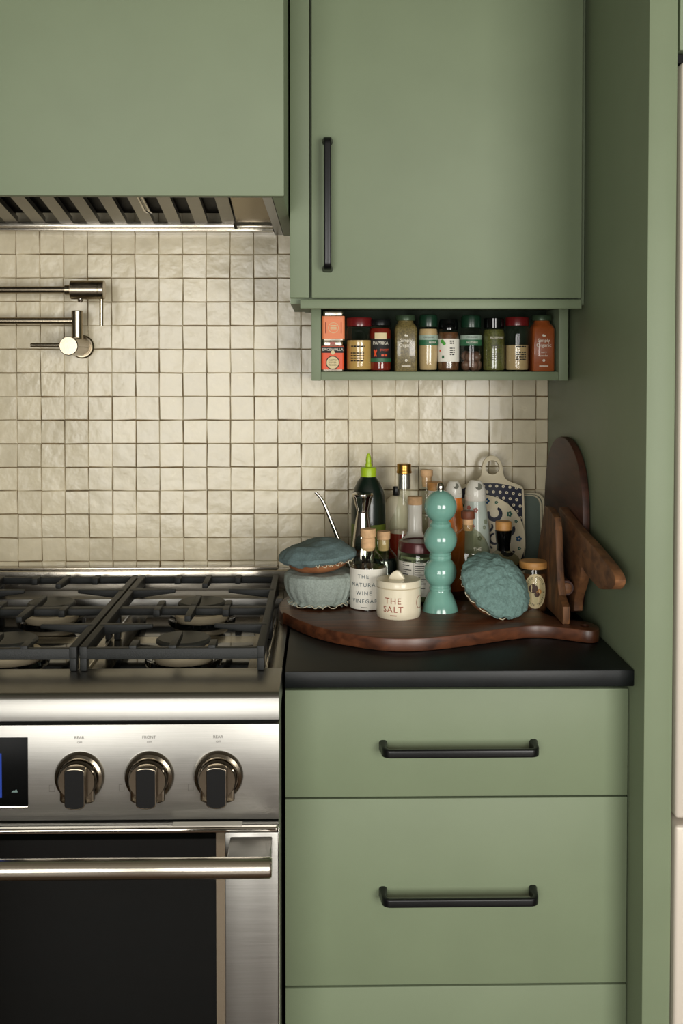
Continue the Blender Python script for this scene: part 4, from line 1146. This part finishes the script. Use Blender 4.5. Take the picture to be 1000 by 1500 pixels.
for k in range(3): rect2d(-.006, .006, -.0042 + k*.0035, -.0027 + k*.0035, b)
obj('fine_print', flat_front(b, fy - .0003, 0, Hh*.54), 'labelcream', lb, smooth=False)
for sx in (-.0155, .0155): obj('side_print', flat_front(rect2d(sx - .0007, sx + .0007, -.011, .011), fy - .0003, 0, Hh*.52), 'ink_red', lb, smooth=False)

t = jar('spice_jar', 'round spice jar with red lid half full of tan powder beside the tins', 526, [
    ('glass', 'glass', [(17.5, None), (18.6, 540), (18.6, 485), (17.2, 480), (17, 478)]),
    ('powder', 'tan', [(17, 541), (18.1, 539.5), (18.1, 499), (17.6, 498.6)]),
    ('lid', 'redlid', [(17.6, 478.4), (18.4, 478), (18.6, 467), (17.8, 465.8)])])
wbars(t, 18.6, 509, 1, .028, 'ink_black', -.15, .004, .0034, 13); wbars(t, 18.6, 518, 4, .028, 'ink_black', -.2, .0052, .0022)
t = jar('paprika_jar', 'jar of red paprika with black lid and black label', 556.5, [
    ('glass', 'glass', [(15, None), (16, 541), (16.2, 538), (16.2, 484), (14.5, 479), (14.3, 476)]),
    ('powder', 'paprika', [(14.5, 542), (15.7, 539), (15.7, 485), (14, 481)]),
    ('lid', 'black', [(14.6, 477), (15.4, 476.4), (15.4, 469.5), (14.8, 468.6)])])
lb = obj('label', cyl_patch(16.35*ss, zpx(531), zpx(496), 1.5), 'ink_black', t)
obj('label_tab', cyl_patch(16.5*ss, zpx(497), zpx(488), .55), 'labelcream', lb)
obj('green_band', cyl_patch(16.5*ss, zpx(530), zpx(525), 1.2), 'greenband', lb)
wtext(lb, 'PAPRIKA', .0094, 16.5, 503, 'ink_white', 0, 0, .9); wtext(lb, 'SWEET', .0062, 16.5, 513, 'chili', .35)
wbars(lb, 16.5, 522, 1, .013, 'chili', .35, .004, .0040, 12)
b = new_bm()
for sg in (-1, 1):
    vs_ = [b.verts.new((sg*u, v, 0)) for u, v in ((-.0035, -.007), (-.001, -.0075), (.0038, .004), (.0025, .0075), (0, .004))]; b.faces.new(vs_ if sg > 0 else list(reversed(vs_)))
obj('printed_chilies', wrap(b, 16.5*ss + .0004, zpx(517), -.48), 'chili', lb, smooth=False)

def square_jar(label, c, content, title2):
    p = at(c, 510, SJ)
    t = thing('square_spice_jar', label, 'spice jar', (p.x, SJ, zs_), group='spices on the narrow shelf')
    w_ = 16.2*ss
    bm = new_bm(); secs = [(w_*.94, 0), (w_, .002), (w_, zpx(482)), (w_*.9, zpx(477)), (w_*.72, zpx(473.5)), (w_*.7, zpx(470))]
    def loft(secs, rad):
        bm = new_bm(); rings = []
        for hw, z in secs:
            f = min(1, rad/hw + max(0, (z - zpx(482))/.02)*.8) if z > zpx(482) else rad/hw
            rings.append([bm.verts.new((a, b_, z)) for a, b_ in round_rect(2*hw, 2*hw, min(hw*.98, hw*f), 5)])
        for a, b_ in zip(rings[:-1], rings[1:]):
            for i in range(len(a)): bm.faces.new((a[i], a[(i + 1) % len(a)], b_[(i + 1) % len(a)], b_[i]))
        bm.faces.new(list(reversed(rings[0]))); bm.faces.new(rings[-1]); return bm
    obj('filled_jar', loft(secs, .0055), content, t)
    obj('lid', lathe([(13.6*ss, zpx(470)), (14.3*ss, zpx(469.4)), (14.4*ss, zpx(463.4)), (13.6*ss, zpx(462)), (0, zpx(462))], 36), 'palegreenlid', t)
    fy = -w_ - .0004
    for tx, sz, py in (('Simply', .0098, 499), ('Organic', .0098, 506), (title2[0], .0055, 516), (title2[1], .0055, 521)):
        if tx: obj('lettering', flat_front(text_bm(tx, sz, spacing=.95), fy, 0, zpx(py)), 'ink_white', t, smooth=False)
    b = new_bm(); disc2d(.0022, -.0012, .0006, 10, b); disc2d(.0018, .0018, 0, 10, b); obj('leaf_mark', flat_front(b, fy, 0, zpx(492)), 'ink_white', t, smooth=False)
    obj('seal', flat_front(disc2d(.0026, 0, 0, 14, None, .0012), fy, 0, zpx(528)), 'ink_white', t, smooth=False)
    obj('lettering', flat_front(rect2d(-.009, .009, -.0008, .0008), fy, 0, zpx(536)), 'ink_white', t, smooth=False)
    return t
square_jar('square jar of green brown dried herbs with white print and green lid', 593.5, 'herb', ('', ''))
t = jar('pepper_jar', 'jar of beige ground pepper with dark green lid and green band', 627, [
    ('glass', 'glass', [(12, None), (13, 541), (13.8, 525), (14, 517), (14, 487), (12.6, 480), (12.4, 478)]),
    ('powder', 'beige', [(11.5, 541.5), (12.5, 540), (13.4, 525), (13.6, 517), (13.6, 488), (12.5, 482)]),
    ('lid', 'greenlid', [(12.8, 479), (13.4, 478.5), (13.6, 466), (12.4, 462), (10, 460.6), (0, 460.4)])])
obj('grey_band', cyl_patch(14.15*ss, zpx(498), zpx(491), 1.5), 'greyband', t); obj('green_band', cyl_patch(14.15*ss, zpx(506), zpx(498), 1.5), 'greenband', t)
wtext(t, 'ORGANIC', .0052, 14.3, 494.5, 'ink_grey'); wtext(t, 'PEPPER', .0052, 14.3, 502, 'ink_white', .38)
t = jar('leaf_label_jar', 'jar of brown spice with black lid and white label with green leaf', 656.5, [
    ('glass', 'glass', [(14.5, None), (15.4, 541), (15.6, 536), (15.6, 491), (13.6, 485), (13.3, 482)]),
    ('contents', 'brownspice', [(14, 541.8), (15, 540), (15.1, 536), (15.1, 493), (13.4, 487)]),
    ('lid', 'blackgloss', [(13.5, 484), (14, 483.5), (14, 472), (12.5, 468), (0, 467)])])
lb = obj('label', cyl_patch(15.8*ss, zpx(530), zpx(496.5), 1.5), 'paper', t)
b = new_bm(); disc2d(.0042, -.001, .002, 14, b); disc2d(.0036, .003, -.002, 14, b)
obj('leaf_print', wrap(b, 15.95*ss + .0003, zpx(502), -.65), 'leaf', lb, smooth=False)
b = new_bm(); disc2d(.0022, 0, 0, 10, b); obj('red_print', wrap(b, 15.95*ss + .0003, zpx(514), -.95), 'chili', lb, smooth=False)
wbars(lb, 15.9, 501, 2, .008, 'ink_black', .2, .004, .0026, 4); wbars(lb, 15.9, 511, 4, .010, 'ink_black', .25, .0042, .002, 5)
obj('badge', wrap(rect2d(-.0025, .0025, -.0028, .0028), 15.95*ss + .0003, zpx(523), -.62), 'greenband', lb, smooth=False)
t = jar('nutmeg_jar', 'glass jar of whole nutmegs with dark green lid and green band', 689.5, [
    ('glass', 'glass', [(14.5, None), (15.5, 540), (16, 530), (16, 488), (14.2, 481), (14, 479)]),
    ('lid', 'greenlid', [(14, 480), (14.5, 479.5), (14.7, 468), (13.4, 463), (11, 461.3), (0, 461)])])
rn = random.Random(8)
for k, (a, r_, z_) in enumerate(((-1.2, .55, .012), (0.2, .6, .0125), (1.9, .55, .012), (3.5, .5, .012), (-2.0, .45, .029), (-.4, .5, .030), (1.2, .4, .030), (2.7, .5, .031))):
    b = sphere(.0098, seg=18, rings=12)
    b.transform(Matrix.Translation((r_*.0215*math.cos(a), r_*.0215*math.sin(a), z_)) @ Matrix.Rotation(a*2, 4, 'X') @ Matrix.Diagonal((1, 1, 1.18, 1)))
    obj('nutmeg', b, 'nut', t)
obj('grey_band', cyl_patch(16.15*ss, zpx(497.5), zpx(491), 1.5), 'greyband', t); obj('green_band', cyl_patch(16.15*ss, zpx(506.5), zpx(497.5), 1.5), 'greenband', t)
wtext(t, 'ORGANIC', .0052, 16.3, 494.2, 'ink_grey'); wtext(t, 'NUTMEG', .0058, 16.3, 502, 'ink_white')
t = jar('rosemary_jar', 'jar of green dried rosemary with black lid and white print', 723, [
    ('glass', 'glass', [(15, None), (16, 541), (16.2, 538), (16.2, 488), (14.5, 481), (14.3, 479)]),
    ('contents', 'herb2', [(14.5, 542), (15.6, 540), (15.7, 537), (15.7, 489), (14, 483)]),
    ('lid', 'blackgloss', [(14.4, 481), (14.8, 480.5), (14.8, 467), (14, 466), (0, 466)])])
wtext(t, 'ROSEMARY', .006, 16.3, 495, 'ink_white', .2); wbars(t, 16.3, 507, 2, .018, 'ink_grey', .1, .004, .0014, 6); wbars(t, 16.3, 518, 4, .018, 'ink_grey', .1, .0042, .0012, 7)
t = jar('spice_jar', 'round spice jar with red lid half full of pale beige powder beside the curry jar', 757, [
    ('glass', 'glass', [(16, None), (17, 540), (17, 485), (16.2, 479), (16, 477)]),
    ('powder', 'beige', [(15.5, 541.5), (16.5, 539.5), (16.5, 506), (16, 505.4)]),
    ('lid', 'redlid', [(16.3, 477.4), (17, 477), (17.2, 466), (16.4, 464.8)])])
wbars(t, 17, 509, 1, .022, 'ink_black', .2, .004, .0028, 14); wbars(t, 17, 517, 4, .022, 'ink_black', .2, .0046, .002, 9)
square_jar('square jar of orange brown curry powder with white print and green lid', 793, 'curry', ('curry', 'powder'))
